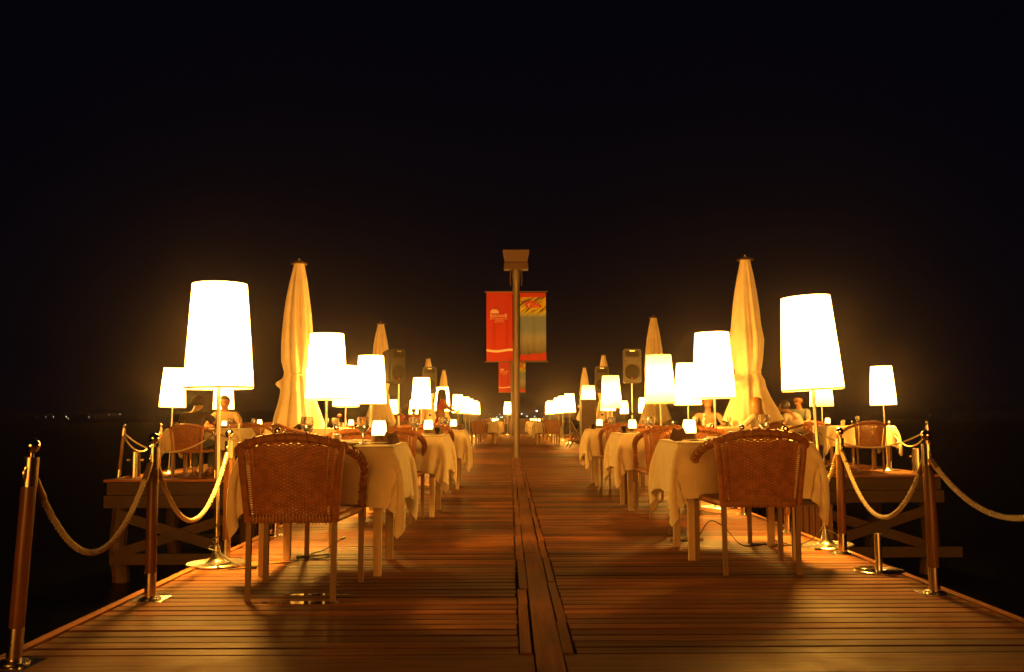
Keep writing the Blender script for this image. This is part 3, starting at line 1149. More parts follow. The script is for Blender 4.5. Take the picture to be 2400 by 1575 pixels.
for k, (x, y) in enumerate(((-3.56, 25.3), (-3.57, 40.2), (-3.6, 50.2))):
    dup(PA[0], (x, y, 0), 1.1 + k * 2, ['closed parasol left of the angled left loudspeaker', 'small closed parasol behind the second left loudspeaker', 'farthest closed parasol on the left, above the lamp behind the musician'][k])
for k, (x, y) in enumerate(((3.95, 25.0), (4.13, 40.2), (4.1, 50.2))):
    dup(PA[1], (x, y, 0), 2.2 + k * 2, ['closed parasol right of the large right loudspeaker', 'small closed parasol whose tip shows above the second right loudspeaker', 'farthest closed parasol on the right, left of the second loudspeaker'][k])

# ------------------------------------------------------------------ lamp posts with banners
def text_mesh(txt, size, ext=.002):
    c = bpy.data.curves.new('lettering', 'FONT')
    c.body = txt
    c.size = size
    c.extrude = ext
    c.align_x = 'CENTER'
    o = bpy.data.objects.new('lettering', c)
    COL.objects.link(o)
    bpy.context.view_layer.update()
    me = bpy.data.meshes.new_from_object(o.evaluated_get(bpy.context.evaluated_depsgraph_get()))
    bpy.data.objects.remove(o)
    return me

def banner_mesh(w, h, name, m, seed, th=.004):
    nx, nz = 14, 24
    vs, fs = [], []
    for side in (0, 1):
        for j in range(nz + 1):
            z = -h * j / nz
            for i in range(nx + 1):
                x = w * (i / nx - .5)
                f = math.sin(math.pi * j / nz)
                y = .012 * f * math.sin(x * 22 + j * .12 + seed) + .008 * f * math.sin(x * 41 - j * .07)
                vs.append((x, y + (th if side else 0), z))
    K = (nx + 1) * (nz + 1)
    for j in range(nz):
        for i in range(nx):
            a = j * (nx + 1) + i
            fs.append((a, a + 1, a + nx + 2, a + nx + 1))
            fs.append((K + a, K + a + nx + 1, K + a + nx + 2, K + a + 1))
    return MB().add(vs, fs).mesh(name, m)

def print_mat():
    m = mat('printed_banner', (.5, .45, .3), .6)
    tc = nd(m, 'ShaderNodeTexCoord')
    sp = nd(m, 'ShaderNodeSeparateXYZ')
    lk(m, tc.outputs['Generated'], sp.inputs[0])
    v = sp.outputs['Z']
    base = ramp(m, v, [(.0, (.29, .28, .24)), (.28, (.27, .28, .24)), (.45, (.13, .19, .26)), (.64, (.12, .18, .26)), (.72, (.72, .68, .06)), (.95, (.72, .60, .05))])
    # slanting leaf stripes in the upper part of the print
    mp = nd(m, 'ShaderNodeMapping')
    mp.inputs['Rotation'].default_value = (0, R(38), 0)
    mp.inputs['Scale'].default_value = (1.0, 1, 2.6)
    lk(m, tc.outputs['Generated'], mp.inputs[0])
    mp2 = nd(m, 'ShaderNodeMapping')
    mp2.inputs['Scale'].default_value = (3, 1, 26)
    lk(m, mp.outputs[0], mp2.inputs[0])
    st = noise(m, mp2.outputs[0], .55, 3)
    dark = ramp(m, st, [(.40, (.10, .03, .015)), (.5, (1, 1, 1))])
    up = ramp(m, v, [(.64, (0, 0, 0)), (.74, (1, 1, 1))])
    c1 = mixc(m, up, base, mixc(m, 1.0, base, dark))
    # sketchy figures low in the print
    n = noise(m, tc.outputs['Generated'], 5, 5)
    sk = ramp(m, n, [(.40, (.42, .36, .3)), (.5, (1, 1, 1))])
    lo = ramp(m, v, [(.08, (1, 1, 1)), (.36, (0, 0, 0))])
    c2 = mixc(m, lo, c1, mixc(m, 1.0, c1, sk))
    lk(m, c2, BS(m).inputs['Base Color'])
    return m
M['print'] = print_mat()
M['logored'] = mat('logo_red', (.48, .03, .012), .6)
M['logopale'] = mat('logo_pale', (.75, .45, .25), .6)

def make_lamppost():
    t = root('lamp_post')
    MB().lathe([(0, 0), (.17, 0), (.17, .015), (.085, .02), (.072, .12), (.070, 3.95), (0, 3.95)], 20).build('pole', M['galv'], t)
    MB().lathe([(0, 3.93), (.082, 3.93), (.085, 4.10), (.098, 4.16), (.10, 4.42), (.09, 4.45), (0, 4.45)], 20).build('collar', M['galv'], t)
    for s in (-1, 1):
        MB().tube(smoothpath([(s * .125, -.03, 4.0), (s * .135, -.05, 4.2), (s * .12, -.06, 4.62)], 4), .014, 8).tube([(s * .09, 0, 4.27), (s * .14, -.04, 4.27)], .012, 6).build('bracket', M['brownmetal'], t)
    # flared box head
    b = MB()
    def frame(z, w, y0, y1):
        return [(-w, y0, z), (w, y0, z), (w, y1, z), (-w, y1, z)]
    rings = [frame(4.38, .285, -.16, .18), frame(4.52, .275, -.14, .16), frame(4.55, .26, -.12, .14), frame(4.80, .31, -.22, .24), frame(4.815, .31, -.22, .24)]
    vs = [p for q in rings for p in q]
    fs = []
    for i in range(4):
        for k in range(4):
            fs.append((i * 4 + k, i * 4 + (k + 1) % 4, i * 4 + 4 + (k + 1) % 4, i * 4 + 4 + k))
    fs += [(3, 2, 1, 0), (16, 17, 18, 19)]
    b.add(vs, fs)
    b.build('lamp_head', M['brownmetal'], t, False)
    for z in (3.86, 2.22):
        MB().tube([(-.74, 0, z), (.74, 0, z - .0)], .014, 8).lathe([(.075, z - .06), (.082, z - .06), (.082, z + .06), (.075, z + .06)], 16).build('banner_rod', M['galv'], t)
    return t
def make_banners(base, y):
    x0 = base[0]
    bl = mk('hanging_banner', banner_mesh(.61, 1.62, 'hanging_banner', M['red'], 1))
    bl.location = (x0 - .39, y, 3.85)
    # hotel mark on the red banner
    lg = MB()
    n = 18
    R0 = .105
    cx, cz = -.115, -.50
    for k in range(6):
        zb = k * R0 / 6
        ztop = zb + R0 / 6 * .66
        pts_lo, pts_hi = [], []
        hw = math.sqrt(max(0, R0 * R0 - zb * zb))
        hw2 = math.sqrt(max(0, R0 * R0 - ztop * ztop))
        for i in range(n + 1):
            f = i / n
            wv = .012 * math.sin(f * math.pi * 2.2 + .6)
            pts_lo.append((cx + (2 * f - 1) * hw, cz + max(0, min(zb + wv, math.sqrt(max(0, R0 ** 2 - ((2 * f - 1) * hw) ** 2)))) ))
            pts_hi.append((cx + (2 * f - 1) * hw, cz + max(0, min(ztop + wv, math.sqrt(max(0, R0 ** 2 - ((2 * f - 1) * hw) ** 2)))) + .0015))
        lg.prism(pts_lo + pts_hi[::-1], 'y', -.020, -.015)
    lg.build('sun_emblem', M['bandprint'], bl, False)
    for txt, size, z, dx in (('E', .115, -.59, -.19), ('LEGANC', .088, -.59, -.02), ('E', .115, -.59, .155)):
        me = text_mesh(txt, size)
        me.materials.append(M['bandprint'])
        o = mk('lettering', me, bl)
        o.location = (dx, -.020, z)
        o.rotation_euler = (R(90), 0, 0)
    b = MB()
    rg = random.Random(5)
    for z, x0_, x1_, hh in ((-.628, -.225, .19, .014), (-.66, -.10, .08, .011)):
        x = x0_
        while x < x1_:
            w = rg.uniform(.006, .014)
            b.box((x + w / 2, -.0175, z), (w, .004, hh * rg.uniform(.6, 1)))
            x += w + .005
    b.build('small_print', M['bandprint'], bl, False)
    b = MB()
    for k in range(5):
        pts = []
        for i in range(10):
            rr = .014 if i % 2 == 0 else .006
            a = math.pi / 2 + i * math.pi / 5
            pts.append((-.10 + k * .049 + rr * math.cos(a), -.70 + rr * math.sin(a)))
        b.prism(pts, 'y', -.020, -.015)
    b.build('stars', M['bandprint'], bl, False)
    pts = [(-.304 + .608 * i / 20, -1.345 + .018 * math.sin(i / 20 * 5.6 + 2.6)) for i in range(21)]
    MB().prism(pts + [(x, z - .05) for x, z in reversed(pts)], 'y', -.020, -.0165).build('wave_stripe', M['bandprint'], bl, False)
    br = mk('hanging_banner', banner_mesh(.61, 1.58, 'hanging_banner', M['print'], 4))
    br.location = (x0 + .39, y, 3.83)
    MB().box((0, -.004, -.05), (.612, .045, .10)).build('top_band', M['red'], br, False)
    pts = [(-.306, -1.46)] + [(-.306 + .612 * i / 12, -1.455 + .05 * (i / 12) + .012 * math.sin(i * 1.3)) for i in range(13)] + [(.306, -1.585), (-.306, -1.585)]
    MB().prism(pts[1:], 'y', -.030, .022).build('bottom_band', M['red'], br, False)
    # red block logo (letters not readable in the photo's print)
    b = MB()
    for x, z, w, h in ((-.14, -.275, .055, .145), (-.095, -.225, .05, .05), (-.085, -.325, .07, .045), (-.03, -.265, .05, .165), (.01, -.225, .05, .05), (.015, -.30, .05, .10), (.055, -.24, .03, .05), (.06, -.31, .035, .075),
                       (.10, -.305, .04, .085), (.145, -.30, .04, .075), (.175, -.315, .03, .06)):
        b.box((x, -.028, z), (w, .02, h))
    lo = b.build('logo', M['logored'], br, False)
    b = MB()
    for x, z, w, h in ((-.108, -.275, .03, .025), (-.09, -.318, .03, .022), (-.01, -.262, .022, .012), (-.005, -.30, .02, .02), (.048, -.305, .012, .03), (.08, -.322, .01, .03), (.125, -.318, .01, .03)):
        b.box((x, -.0395, z), (w, .003, h))
    b.build('logo_cutout', M['logopale'], lo, False)
    return bl, br
LPOST = make_lamppost()
LPOST.location = (.16, 21.29, 0)
tag(LPOST, 'tall lamp post with box head standing on the centre plank of the pier', 'lamp post', 'lamp posts on the pier')
B1 = make_banners((.16, 0, 0), 21.29)
tag(B1[0], 'large plain red banner with pale hotel lettering, left side of the near lamp post', 'banner', 'lamp post banners')
tag(B1[1], 'large printed banner with yellow stripes and red logo, right side of the near lamp post', 'banner', 'lamp post banners')
dup(LPOST, (.13, 47.2, 0), 0, 'second lamp post far down the pier, almost hidden by the near one')
dup(B1[0], (.13 - .39, 47.2, 3.85), 0, 'small far red banner low on the left behind the near lamp post')
dup(B1[1], (.13 + .39, 47.2, 3.83), 0, 'small far printed banner low on the right behind the near lamp post')

# ------------------------------------------------------------------ tables and chairs
T = {}
def put_table(key, x, y, what, rz=0, wide=False, variant=0):
    T[key] = (x, y)
    table(x, y, f'white clothed wooden table, {what}', f'white tablecloth hanging over {what}', rz, wide, variant)
put_table('L1', -1.12, 5.80, 'the nearest table on the left', 1.0, variant=0)
put_table('L2', -1.06, 9.02, 'the second table on the left', -1, variant=1)
put_table('L3', -1.02, 12.35, 'the third table on the left', .5, variant=5)
put_table('R1', 1.52, 6.34, 'the nearest table on the right', -1.5, variant=4)
put_table('R2', 1.53, 9.53, 'the second table on the right', .5, variant=2)
put_table('R3', 1.51, 12.80, 'the third table on the right', -.5, variant=3)
put_table('PL1', -5.05, 15.55, 'the table of the man in dark tee', 0, True)
put_table('PL2', -5.0, 17.95, 'the candlelit table behind the man in dark tee', 0, True)
put_table('PL3', -2.95, 14.85 + .3, 'the table beside the left parasol', 10, variant=1)
put_table('PR1', 3.42, 15.15, 'the bright table of the blonde woman', 4, variant=2)
put_table('PR2', 4.85, 17.25, 'the table the man in white shirt leans on', 0, variant=0)
put_table('PR3', 6.12, 16.45, 'the table before the empty right platform chair', 0, True)
FARN = ['first', 'second', 'third', 'fourth']
for k, y in enumerate((32.9, 36.6, 40.4, 45.0)):
    put_table(f'FL{k}', -.86, y, f'the {FARN[k]} far left table beyond the lamp post', 3 * k, variant=k)
for k, y in enumerate((31.6, 35.4, 39.2, 44.0)):
    put_table(f'FR{k}', 1.28, y, f'the {FARN[k]} far right table beyond the lamp post', -2 * k, variant=k + 1)
put_table('PF1', -4.5, 36.2 + 4, 'the far left platform table of the people in red', 0, variant=1)

CG = 'wicker armchairs'
chair(-1.11, 4.74, 0, 'nearest wicker armchair on the left, woven back towards the camera at the nearest left table', CG)
chair(1.475, 5.47, 0, 'nearest wicker armchair on the right, woven back towards the camera at the nearest right table', CG)
chair(-1.08, 6.72, 180, 'wicker armchair on the far side of the nearest left table', CG)
chair(-1.08, 8.08, 0, 'wicker armchair on the near side of the second left table', CG)
chair(-1.05, 9.97, 180, 'wicker armchair on the far side of the second left table', CG)
chair(-1.03, 11.42, 0, 'wicker armchair on the near side of the third left table', CG)
chair(-1.02, 13.30, 180, 'wicker armchair on the far side of the third left table', CG)
chair(1.48, 7.32, 180, 'wicker armchair on the far side of the nearest right table', CG)
chair(1.50, 8.50, 0, 'wicker armchair on the near side of the second right table', CG)
chair(1.51, 10.48, 180, 'wicker armchair on the far side of the second right table', CG)
chair(1.49, 11.80, 0, 'wicker armchair on the near side of the third right table', CG)
chair(1.50, 13.76, 180, 'wicker armchair on the far side of the third right table', CG)
chair(-5.03, 14.42, -4, 'wicker armchair the man in dark tee sits on, back towards the camera', CG)
chair(-4.70, 16.75, -4, 'wicker armchair with a brown bag hanging on it, left platform', CG)
chair(-4.95, 18.95, 180, 'wicker armchair behind the candle on the left platform', CG, False)
chair(-5.05, 16.60, 178, 'wicker armchair of the pale shirted person, left platform', CG, False)
chair(-3.62, 14.62, -55, 'wicker armchair under the skirt of the left parasol', CG, False)
chair(-2.70, 16.15, 175, 'dark looking wicker armchair behind the table beside the left parasol', CG, False)
chair(6.02, 15.42, 2, 'empty wicker armchair on the right platform, back towards the camera', CG)
chair(5.72, 17.45, 180, 'wicker armchair behind the candle and shakers on the right platform', CG, False)
chair(4.24, 14.86, 38, 'wicker armchair the blonde woman sits on', CG, False)
chair(3.30, 16.1, 170, 'wicker armchair of the pale figure opposite the blonde woman', CG, False)
chair(5.45, 16.62, 32, 'wicker armchair of the man in white shirt', CG, False)
chair(5.75, 18.4, 120, 'wicker armchair of the bald man', CG, False)
for k, y in enumerate((31.75, 35.6, 39.4, 44.0)):
    chair((-1.07, -.9, -.9, -.9)[k], y, 0, f'wicker armchair on the near side of the {FARN[k]} far left table', CG, False)
for k, y in enumerate((30.35, 34.3, 38.1, 42.9)):
    chair((1.40, 1.3, 1.3, 1.3)[k], y, 0, f'wicker armchair on the near side of the {FARN[k]} far right table', CG, False)
for k, y in enumerate((33.9, 37.6, 41.4)):
    chair(-.86, y, 180, f'wicker armchair on the far side of the {FARN[k]} far left table', CG, False)
for k, y in enumerate((32.6, 36.4, 40.2)):
    chair(1.28, y, 180, f'wicker armchair on the far side of the {FARN[k]} far right table', CG, False)
chair(-.62, 50.0, 88, 'dark sideways chair at the far end of the pier next to the lone lamp', CG, False)
chair(-4.75, 39.2, 0, 'wicker armchair of the left person in red on the far platform', CG, False)
chair(-4.1, 39.2, 5, 'wicker armchair of the right person in red on the far platform', CG, False)

# ------------------------------------------------------------------ things on the tables
TZ = .761
def make_goblet():
    t = root('wine_glass')
    prof = [(.0, 0), (.034, 0), (.034, .0018), (.012, .006), (.005, .012), (.004, .05), (.006, .068), (.017, .078), (.030, .092), (.0385, .112), (.0405, .130), (.0385, .150), (.0345, .168),
            (.0335, .168), (.0372, .150), (.0390, .130), (.0370, .113), (.0288, .094), (.015, .081), (.0, .077)]
    MB().lathe(prof, 24).build('bowl', M['glass'], t)
    MB().lathe([(0, .0772), (.0158, .0812), (.0296, .0942), (.0376, .113), (.0382, .118), (0, .118)], 20).build('drink', M['drink'], t)
    return t
def make_candle():
    t = root('candle_lamp')
    MB().lathe([(0, 0), (.040, 0), (.0425, .003), (.0415, .038), (.040, .043), (0, .043)], 24).build('wooden_base', M['darkwood'], t)
    MB().lathe([(.0, .0432), (.040, .044), (.0405, .060), (.0385, .095), (.034, .118), (.0315, .124), (.0295, .124), (.032, .116), (.036, .095), (.038, .06), (0, .05)], 24).build('glass_shade', M['candle'], t)
    return t
def make_menu():
    t = root('menu_card')
    b = MB()
    b.bar((0, -.045, .0), (0, -.002, .105), .105, .003, (1, 0, 0))
    b.bar((0, .045, .0), (0, .002, .105), .105, .003, (1, 0, 0))
    b.build('cover', M['menu'], t, False)
    MB().bar((0, -.039, .005), (0, -.004, .097), .092, .0012, (1, 0, 0)).build('inner_page', M['napkin'], t, False)
    return t
def make_tumbler():
    t = root('tumbler')
    n = 40
    vs, fs = [], []
    prof = [(.030, 0), (.0305, .006), (.027, .055), (.024, .062), (.001, .064)]
    for r_, z in prof:
        for k in range(n):
            q = r_ * (1 + (.035 if k % 4 < 2 else -.02))
            vs.append((q * math.cos(2 * math.pi * k / n), q * math.sin(2 * math.pi * k / n), z))
    for i in range(len(prof) - 1):
        for k in range(n):
            fs.append((i * n + k, i * n + (k + 1) % n, (i + 1) * n + (k + 1) % n, (i + 1) * n + k))
    MB().add(vs, fs).build('cup', M['tumbler'], t)
    MB().lathe([(0, .0), (.036, 0), (.038, .003), (.0, .003)], 24).build('coaster', M['china'], t)
    return t
def make_plate():
    t = root('plate')
    MB().lathe([(0, .002), (.06, .002), (.075, .006), (.115, .018), (.115, .015), (.078, .001), (.06, 0), (0, 0)], 36).build('rim', M['china'], t)
    MB().box((0, 0, .0085), (.10, .10, .011)).box((.01, .0, .0175), (.078, .095, .007)).build('folded_napkin', M['napkin'], t, False)
    return t
def make_fork(kind):
    t = root(kind)
    b = MB().tube([(0, -.09, .004), (0, -.02, .005), (0, .03, .007)], [.004, .003, .003], 6)
    if kind == 'fork':
        for k in range(4):
            x = (k - 1.5) * .006
            b.tube([(0, .03, .007), (x, .05, .005), (x, .092, .008)], [.003, .0018, .0012], 5)
    else:
        b.box((.001, .065, .0055), (.014, .08, .002))
    b.build('handle' if kind == 'fork' else 'blade', M['cutlery'], t)
    return t
def make_shaker():
    t = root('shaker')
    MB().lathe([(0, 0), (.019, 0), (.019, .004), (.018, .075), (0, .075)], 18).build('body', M['polemetal'], t)
    MB().lathe([(0, .072), (.0195, .072), (.0195, .088), (.015, .095), (0, .096)], 18).build('cap', M['chrome'], t)
    return t
def make_bottle():
    t = root('water_bottle')
    MB().lathe([(0, 0), (.030, 0), (.032, .004), (.032, .105), (.026, .13), (.013, .155), (.012, .195), (.011, .195), (.0, .19)], 20).build('body', M['glass'], t)
    MB().lathe([(0, .19), (.0145, .19), (.0145, .215), (0, .216)], 14).build('cap', M['china'], t)
    return t
def make_napkin():
    t = root('napkin')
    b = MB()
    b.box((0, 0, .006), (.17, .11, .011))
    b.box((.004, .003, .0165), (.165, .105, .008), Matrix.Rotation(.04, 3, 'Z'))
    b.build('lower_fold', M['napkin'], t, False)
    MB().prism([(-.08, .021), (.08, .021), (.075, .030), (.0, .060), (-.076, .034)], 'y', -.045, .05).build('upper_fold', M['napkin'], t, False)
    return t
def make_dish():
    t = root('saucer')
    MB().lathe([(0, 0), (.04, 0), (.062, .007), (.070, .012), (.070, .010), (.04, .002), (0, .002)], 30).build('rim', M['china'], t)
    MB().lathe([(0, .0022), (.036, .0022), (.034, .0032), (0, .0032)], 24).build('well', M['china'], t)
    return t
MAKERS = {'wine_glass': make_goblet, 'candle_lamp': make_candle, 'menu_card': make_menu, 'tumbler': make_tumbler, 'plate': make_plate,
          'fork': lambda: make_fork('fork'), 'knife': lambda: make_fork('knife'), 'shaker': make_shaker, 'water_bottle': make_bottle, 'napkin': make_napkin, 'saucer': make_dish}
CATS = {'wine_glass': 'wine glass', 'candle_lamp': 'candle', 'menu_card': 'menu', 'water_bottle': 'bottle'}
PROTO = {}
def item(kind, x, y, label, rz=0, z=TZ, scale=None):
    g = {'wine_glass': 'stemmed glasses on the tables', 'candle_lamp': 'candle lamps on the tables', 'menu_card': 'menus on the tables'}.get(kind, kind.replace('_', ' ') + 's on the tables')
    if kind not in PROTO:
        PROTO[kind] = o = MAKERS[kind]()
        o.location = (x, y, z)
        o.rotation_euler = (0, 0, R(rz))
        tag(o, label, CATS.get(kind, kind.replace('_', ' ')), g)
        if scale:
            o.scale = (scale,) * 3
        return o
    return dup(PROTO[kind], (x, y, z), R(rz), label, g, scale=(scale,) * 3 if scale else (1, 1, 1))

# nearest left table
item('wine_glass', -1.245, 5.66, 'stemmed glass on the nearest left table, above the chair back', scale=1.02)
item('wine_glass', -.885, 5.57, 'stemmed glass on the nearest left table, left of the candle')
item('saucer', -.815, 5.75, 'white saucer under the candle on the nearest left table', scale=1.1)
item('candle_lamp', -.815, 5.76, 'glowing candle lamp with dark base on the nearest left table', z=TZ + .004, scale=1.14)
item('menu_card', -.735, 5.70, 'dark menu standing at the right corner of the nearest left table', 82, scale=.62)
item('tumbler', -1.07, 5.70, 'ribbed upturned tumbler in the middle of the nearest left table')
item('napkin', -1.22, 5.86, 'folded white napkin behind the lamp pole on the nearest left table', 8)
item('plate', -1.0, 5.52, 'white plate on the near edge of the nearest left table')
item('plate', -1.0, 6.05, 'white plate on the far edge of the nearest left table')
item('fork', -.83, 5.48, 'fork on the nearest left table right of the plate', 86)
item('knife', -.80, 5.53, 'knife on the nearest left table right of the plate', 92)
# nearest right table
item('wine_glass', 1.735, 6.28, 'stemmed glass standing over the nearest right chair back', scale=1.04)
item('saucer', 1.22, 6.25, 'white saucer under the candle on the nearest right table', scale=1.1)
item('candle_lamp', 1.22, 6.26, 'glowing candle lamp on the nearest right table, left of the chair back', z=TZ + .004, scale=1.12)
item('menu_card', 1.135, 6.20, 'dark menu leaning beside the candle on the nearest right table', -80, scale=.72)
item('tumbler', 1.49, 6.20, 'ribbed upturned tumbler behind the nearest right chair back')
item('plate', 1.40, 6.08, 'white plate on the near edge of the nearest right table')
item('plate', 1.52, 6.60, 'white plate on the far edge of the nearest right table')
item('fork', 1.27, 6.02, 'fork on the nearest right table left of the plate', 80)
item('knife', 1.235, 6.05, 'knife on the nearest right table left of the plate', 84)
# further tables of the two rows
for key, who, sx in (('L2', 'second left', 1), ('L3', 'third left', 1), ('R2', 'second right', -1), ('R3', 'third right', -1)):
    x, y = T[key]
    item('candle_lamp', x + sx * .27, y - .06, f'glowing candle lamp on the {who} table', z=TZ + .004, scale=1.1 if key[0] == 'L' else 1.05)
    item('saucer', x + sx * .27, y - .06, f'white saucer under the candle on the {who} table')
    item('menu_card', x + sx * .36, y - .10, f'dark menu beside the candle on the {who} table', sx * 82, scale=.7)
    item('wine_glass', x + sx * (.17 if key[0] == 'L' else .10), y - .22, f'stemmed glass on the near part of the {who} table')
    item('wine_glass', x + sx * .09, y + .20, f'stemmed glass on the far part of the {who} table')
    item('tumbler', x - sx * .12, y - .20, f'ribbed upturned tumbler on the {who} table')
    item('plate', x, y - .28, f'white plate on the near edge of the {who} table')
# platform tables
item('candle_lamp', -4.78, 17.62, 'candle lamp glowing on the left platform behind the brown bag', scale=1.15)
item('wine_glass', -4.90, 17.62, 'stemmed glass on the left platform beside the candle')
item('wine_glass', -4.68, 15.40, 'stemmed glass at the elbow of the pale shirted person')
item('shaker', -4.53, 15.42, 'steel shaker on the table of the man in dark tee')
item('candle_lamp', -4.83, 15.6, 'candle lamp glowing behind the pole of the nearest left lamp')
item('candle_lamp', -2.62, 15.22, 'small candle lamp on the table beside the left parasol', scale=1.1)
for k, (x, y) in enumerate(((-3.05, 15.35), (-2.94, 15.4), (-2.82, 15.0))):
    item('wine_glass', x, y, ['leftmost', 'middle', 'rightmost'][k] + ' of three stemmed glasses on the table beside the left parasol')
item('shaker', -2.72, 15.05, 'steel shaker on the table beside the left parasol')
item('water_bottle', 3.18, 15.05, 'clear water bottle on the table of the blonde woman')
item('shaker', 3.40, 15.2, 'steel shaker on the table of the blonde woman')
item('wine_glass', 3.05, 15.2, 'stemmed glass left of the bottle on the blonde woman\'s table')
item('wine_glass', 3.66, 15.36, 'stemmed glass by the hand of the blonde woman')
item('napkin', 3.34, 15.25, 'folded napkin behind the bottle on the blonde woman\'s table')
item('candle_lamp', 5.63, 16.3, 'candle lamp on the right platform below the yellowish lamp', scale=1.1)
item('shaker', 5.88, 16.3, 'left one of two steel shakers on the right platform table')
item('shaker', 5.925, 16.32, 'right one of two steel shakers on the right platform table')
item('wine_glass', 6.14, 16.25, 'stemmed glass above the empty chair on the right platform')
for k in range(4):
    for s, nm in (('L', 'left'), ('R', 'right')):
        x, y = T[f'F{s}{k}']
        sg = 1 if s == 'L' else -1
        item('candle_lamp', x + sg * .27, y - .1, f'candle lamp on the {FARN[k]} far {nm} table')
        item('wine_glass', x + sg * .14, y - .1, f'stemmed glass on the {FARN[k]} far {nm} table')
item('candle_lamp', -4.45, 40.0, 'tiny candle lamp before the people in red')
# single red flower
r = root('flower', (-2.83, 15.3, TZ), 0, 'single red flower in a slim glass on the table beside the left parasol', 'flower')
MB().lathe([(0, 0), (.022, 0), (.02, .09), (.017, .09), (.018, .006), (0, .006)], 14).build('vase', M['glass'], r)
MB().tube([(0, 0, .01), (.006, 0, .12), (.0, 0, .19)], .003, 5).build('stalk', M['stalk'], r)
b = MB()
for k in range(9):
    a = k * 2.4
    q = .006 + .0025 * k
    b.lathe([(0, -.024), (.013, -.012), (.016, .005), (.010, .018), (0, .014)], 8, (q * math.cos(a), q * math.sin(a), .215 - .001 * k), mtx=Matrix.Rotation(.3, 3, Vector((math.sin(a), -math.cos(a), 0))))
b.build('petals', M['rosered'], r)

# hand bag
r = root('handbag', (-4.90, 16.66, .60), R(-6), 'brown leather bag hanging from the back of a left platform chair', 'bag')
b = MB()
prof = [(-.10, -.11), (-.12, .0), (-.085, .07), (.085, .07), (.12, .0), (.10, -.11), (0, -.125)]
b.prism(prof, 'y', -.055, .05)
b.build('body', M['leather'], r, True, R(60))
MB().prism([(-.10, .02), (-.09, .078), (.09, .078), (.10, .02), (.0, -.02)], 'y', -.062, -.056).build('flap', M['leather'], r, False)
MB().tube(smoothpath([(-.08, 0, .06), (-.06, .03, .17), (0, .05, .22), (.06, .03, .17), (.08, 0, .06)], 5), .008, 6).build('strap', M['leather'], r)

# ------------------------------------------------------------------ loudspeakers on poles
def make_speaker():
    t = root('loudspeaker')
    w, h, d = .36, .68, .34
    # cabinet: rounded front outline tapering to the back
    def outline(w_, h_, rc, n=5):
        p = []
        for cx, cz, a0 in ((w_ / 2 - rc, h_ / 2 - rc, 0), (-w_ / 2 + rc, h_ / 2 - rc, 90), (-w_ / 2 + rc, -h_ / 2 + rc, 180), (w_ / 2 - rc, -h_ / 2 + rc, 270)):
            for k in range(n + 1):
                a = R(a0 + 90 * k / n)
                p.append((cx + rc * math.cos(a), cz + rc * math.sin(a)))
        return p
    rings = [(outline(w * .96, h * .97, .05), -.012), (outline(w, h, .05), .01), (outline(w, h, .05), .10), (outline(w * .62, h * .9, .05), d)]
    n = len(rings[0][0])
    vs = [(x, y, z + h / 2) for o, y in rings for x, z in o]
    fs = [tuple(range(n)), tuple(3 * n + k for k in range(n))]
    for i in range(3):
        for k in range(n):
            fs.append((i * n + k, i * n + (k + 1) % n, (i + 1) * n + (k + 1) % n, (i + 1) * n + k))
    MB().add(vs, fs).build('cabinet', M['speaker'], t, True, R(30))
    rx = Matrix.Rotation(R(90), 3, 'X')
    MB().lathe([(0, .016), (.06, .022), (.142, .018), (.150, .006), (.150, .0), (0, 0)], 32, (0, -.012, .225), mtx=rx).build('woofer_grille', M['grille'], t)
    b = MB()
    o = [(x, z) for x, z in outline(.27, .12, .03)]
    b.prism([(x, z + .575) for x, z in o], 'y', -.020, -.011)
    b.build('horn', M['grille'], t, False)
    for s in (-1, 1):
        MB().lathe([(0, .008), (.034, .006), (.040, 0), (0, 0)], 16, (s * .118, -.012, .44), mtx=rx, sx=1.0, sy=.7).build('port', M['black'], t)
    MB().box((-.01, -.034, .10), (.035, .006, .028)).build('badge', M['red'], t, False)
    MB().box((0, -.0225, .63), (.10, .004, .02)).build('handle', M['polemetal'], t, False)
    return t
def make_stand():
    t = root('speaker_stand')
    MB().lathe([(0, .12), (.019, .12), (.019, 1.0), (.015, 1.0), (.015, 1.59), (0, 1.59)], 12).build('pole', M['polemetal'], t)
    MB().lathe([(.0, .97), (.026, .97), (.026, 1.02), (0, 1.02)], 12).tube([(0, 0, .995), (.05, 0, .995)], .008, 6).build('collar', M['black'], t)
    for k in range(3):
        a = 2 * math.pi * k / 3 + .5
        MB().tube([(.02 * math.cos(a), .02 * math.sin(a), .62), (.46 * math.cos(a), .46 * math.sin(a), .013)], .012, 8).build('leg', M['polemetal'], t)
    return t
SP, ST = make_speaker(), make_stand()
def speaker(x, y, z, rz, label, slabel, firsttime=False):
    if firsttime:
        SP.location = (x, y, z); SP.rotation_euler = (0, 0, R(rz)); tag(SP, label, 'loudspeaker', 'loudspeakers on poles')
        ST.location = (x, y + .12, 0); tag(ST, slabel, 'speaker stand', 'loudspeaker stands')
    else:
        dup(SP, (x, y, z), R(rz), label)
        dup(ST, (x, y + .12, 0), .4, slabel)
speaker(2.40, 17.9, 1.585, -3, 'large loudspeaker facing the camera on a pole at the right with a red badge', 'pole stand carrying the large right loudspeaker', True)
speaker(-2.16, 17.8, 1.585, 48, 'loudspeaker turned sideways on a pole behind the third left lamp', 'lit pole stand carrying the sideways left loudspeaker')
speaker(2.36, 23.4, 1.545, 0, 'second loudspeaker on the right in front of a parasol tip', 'stand of the second right loudspeaker')
speaker(-2.04, 23.4, 1.545, 10, 'second loudspeaker on the left below a small parasol', 'stand of the second left loudspeaker')

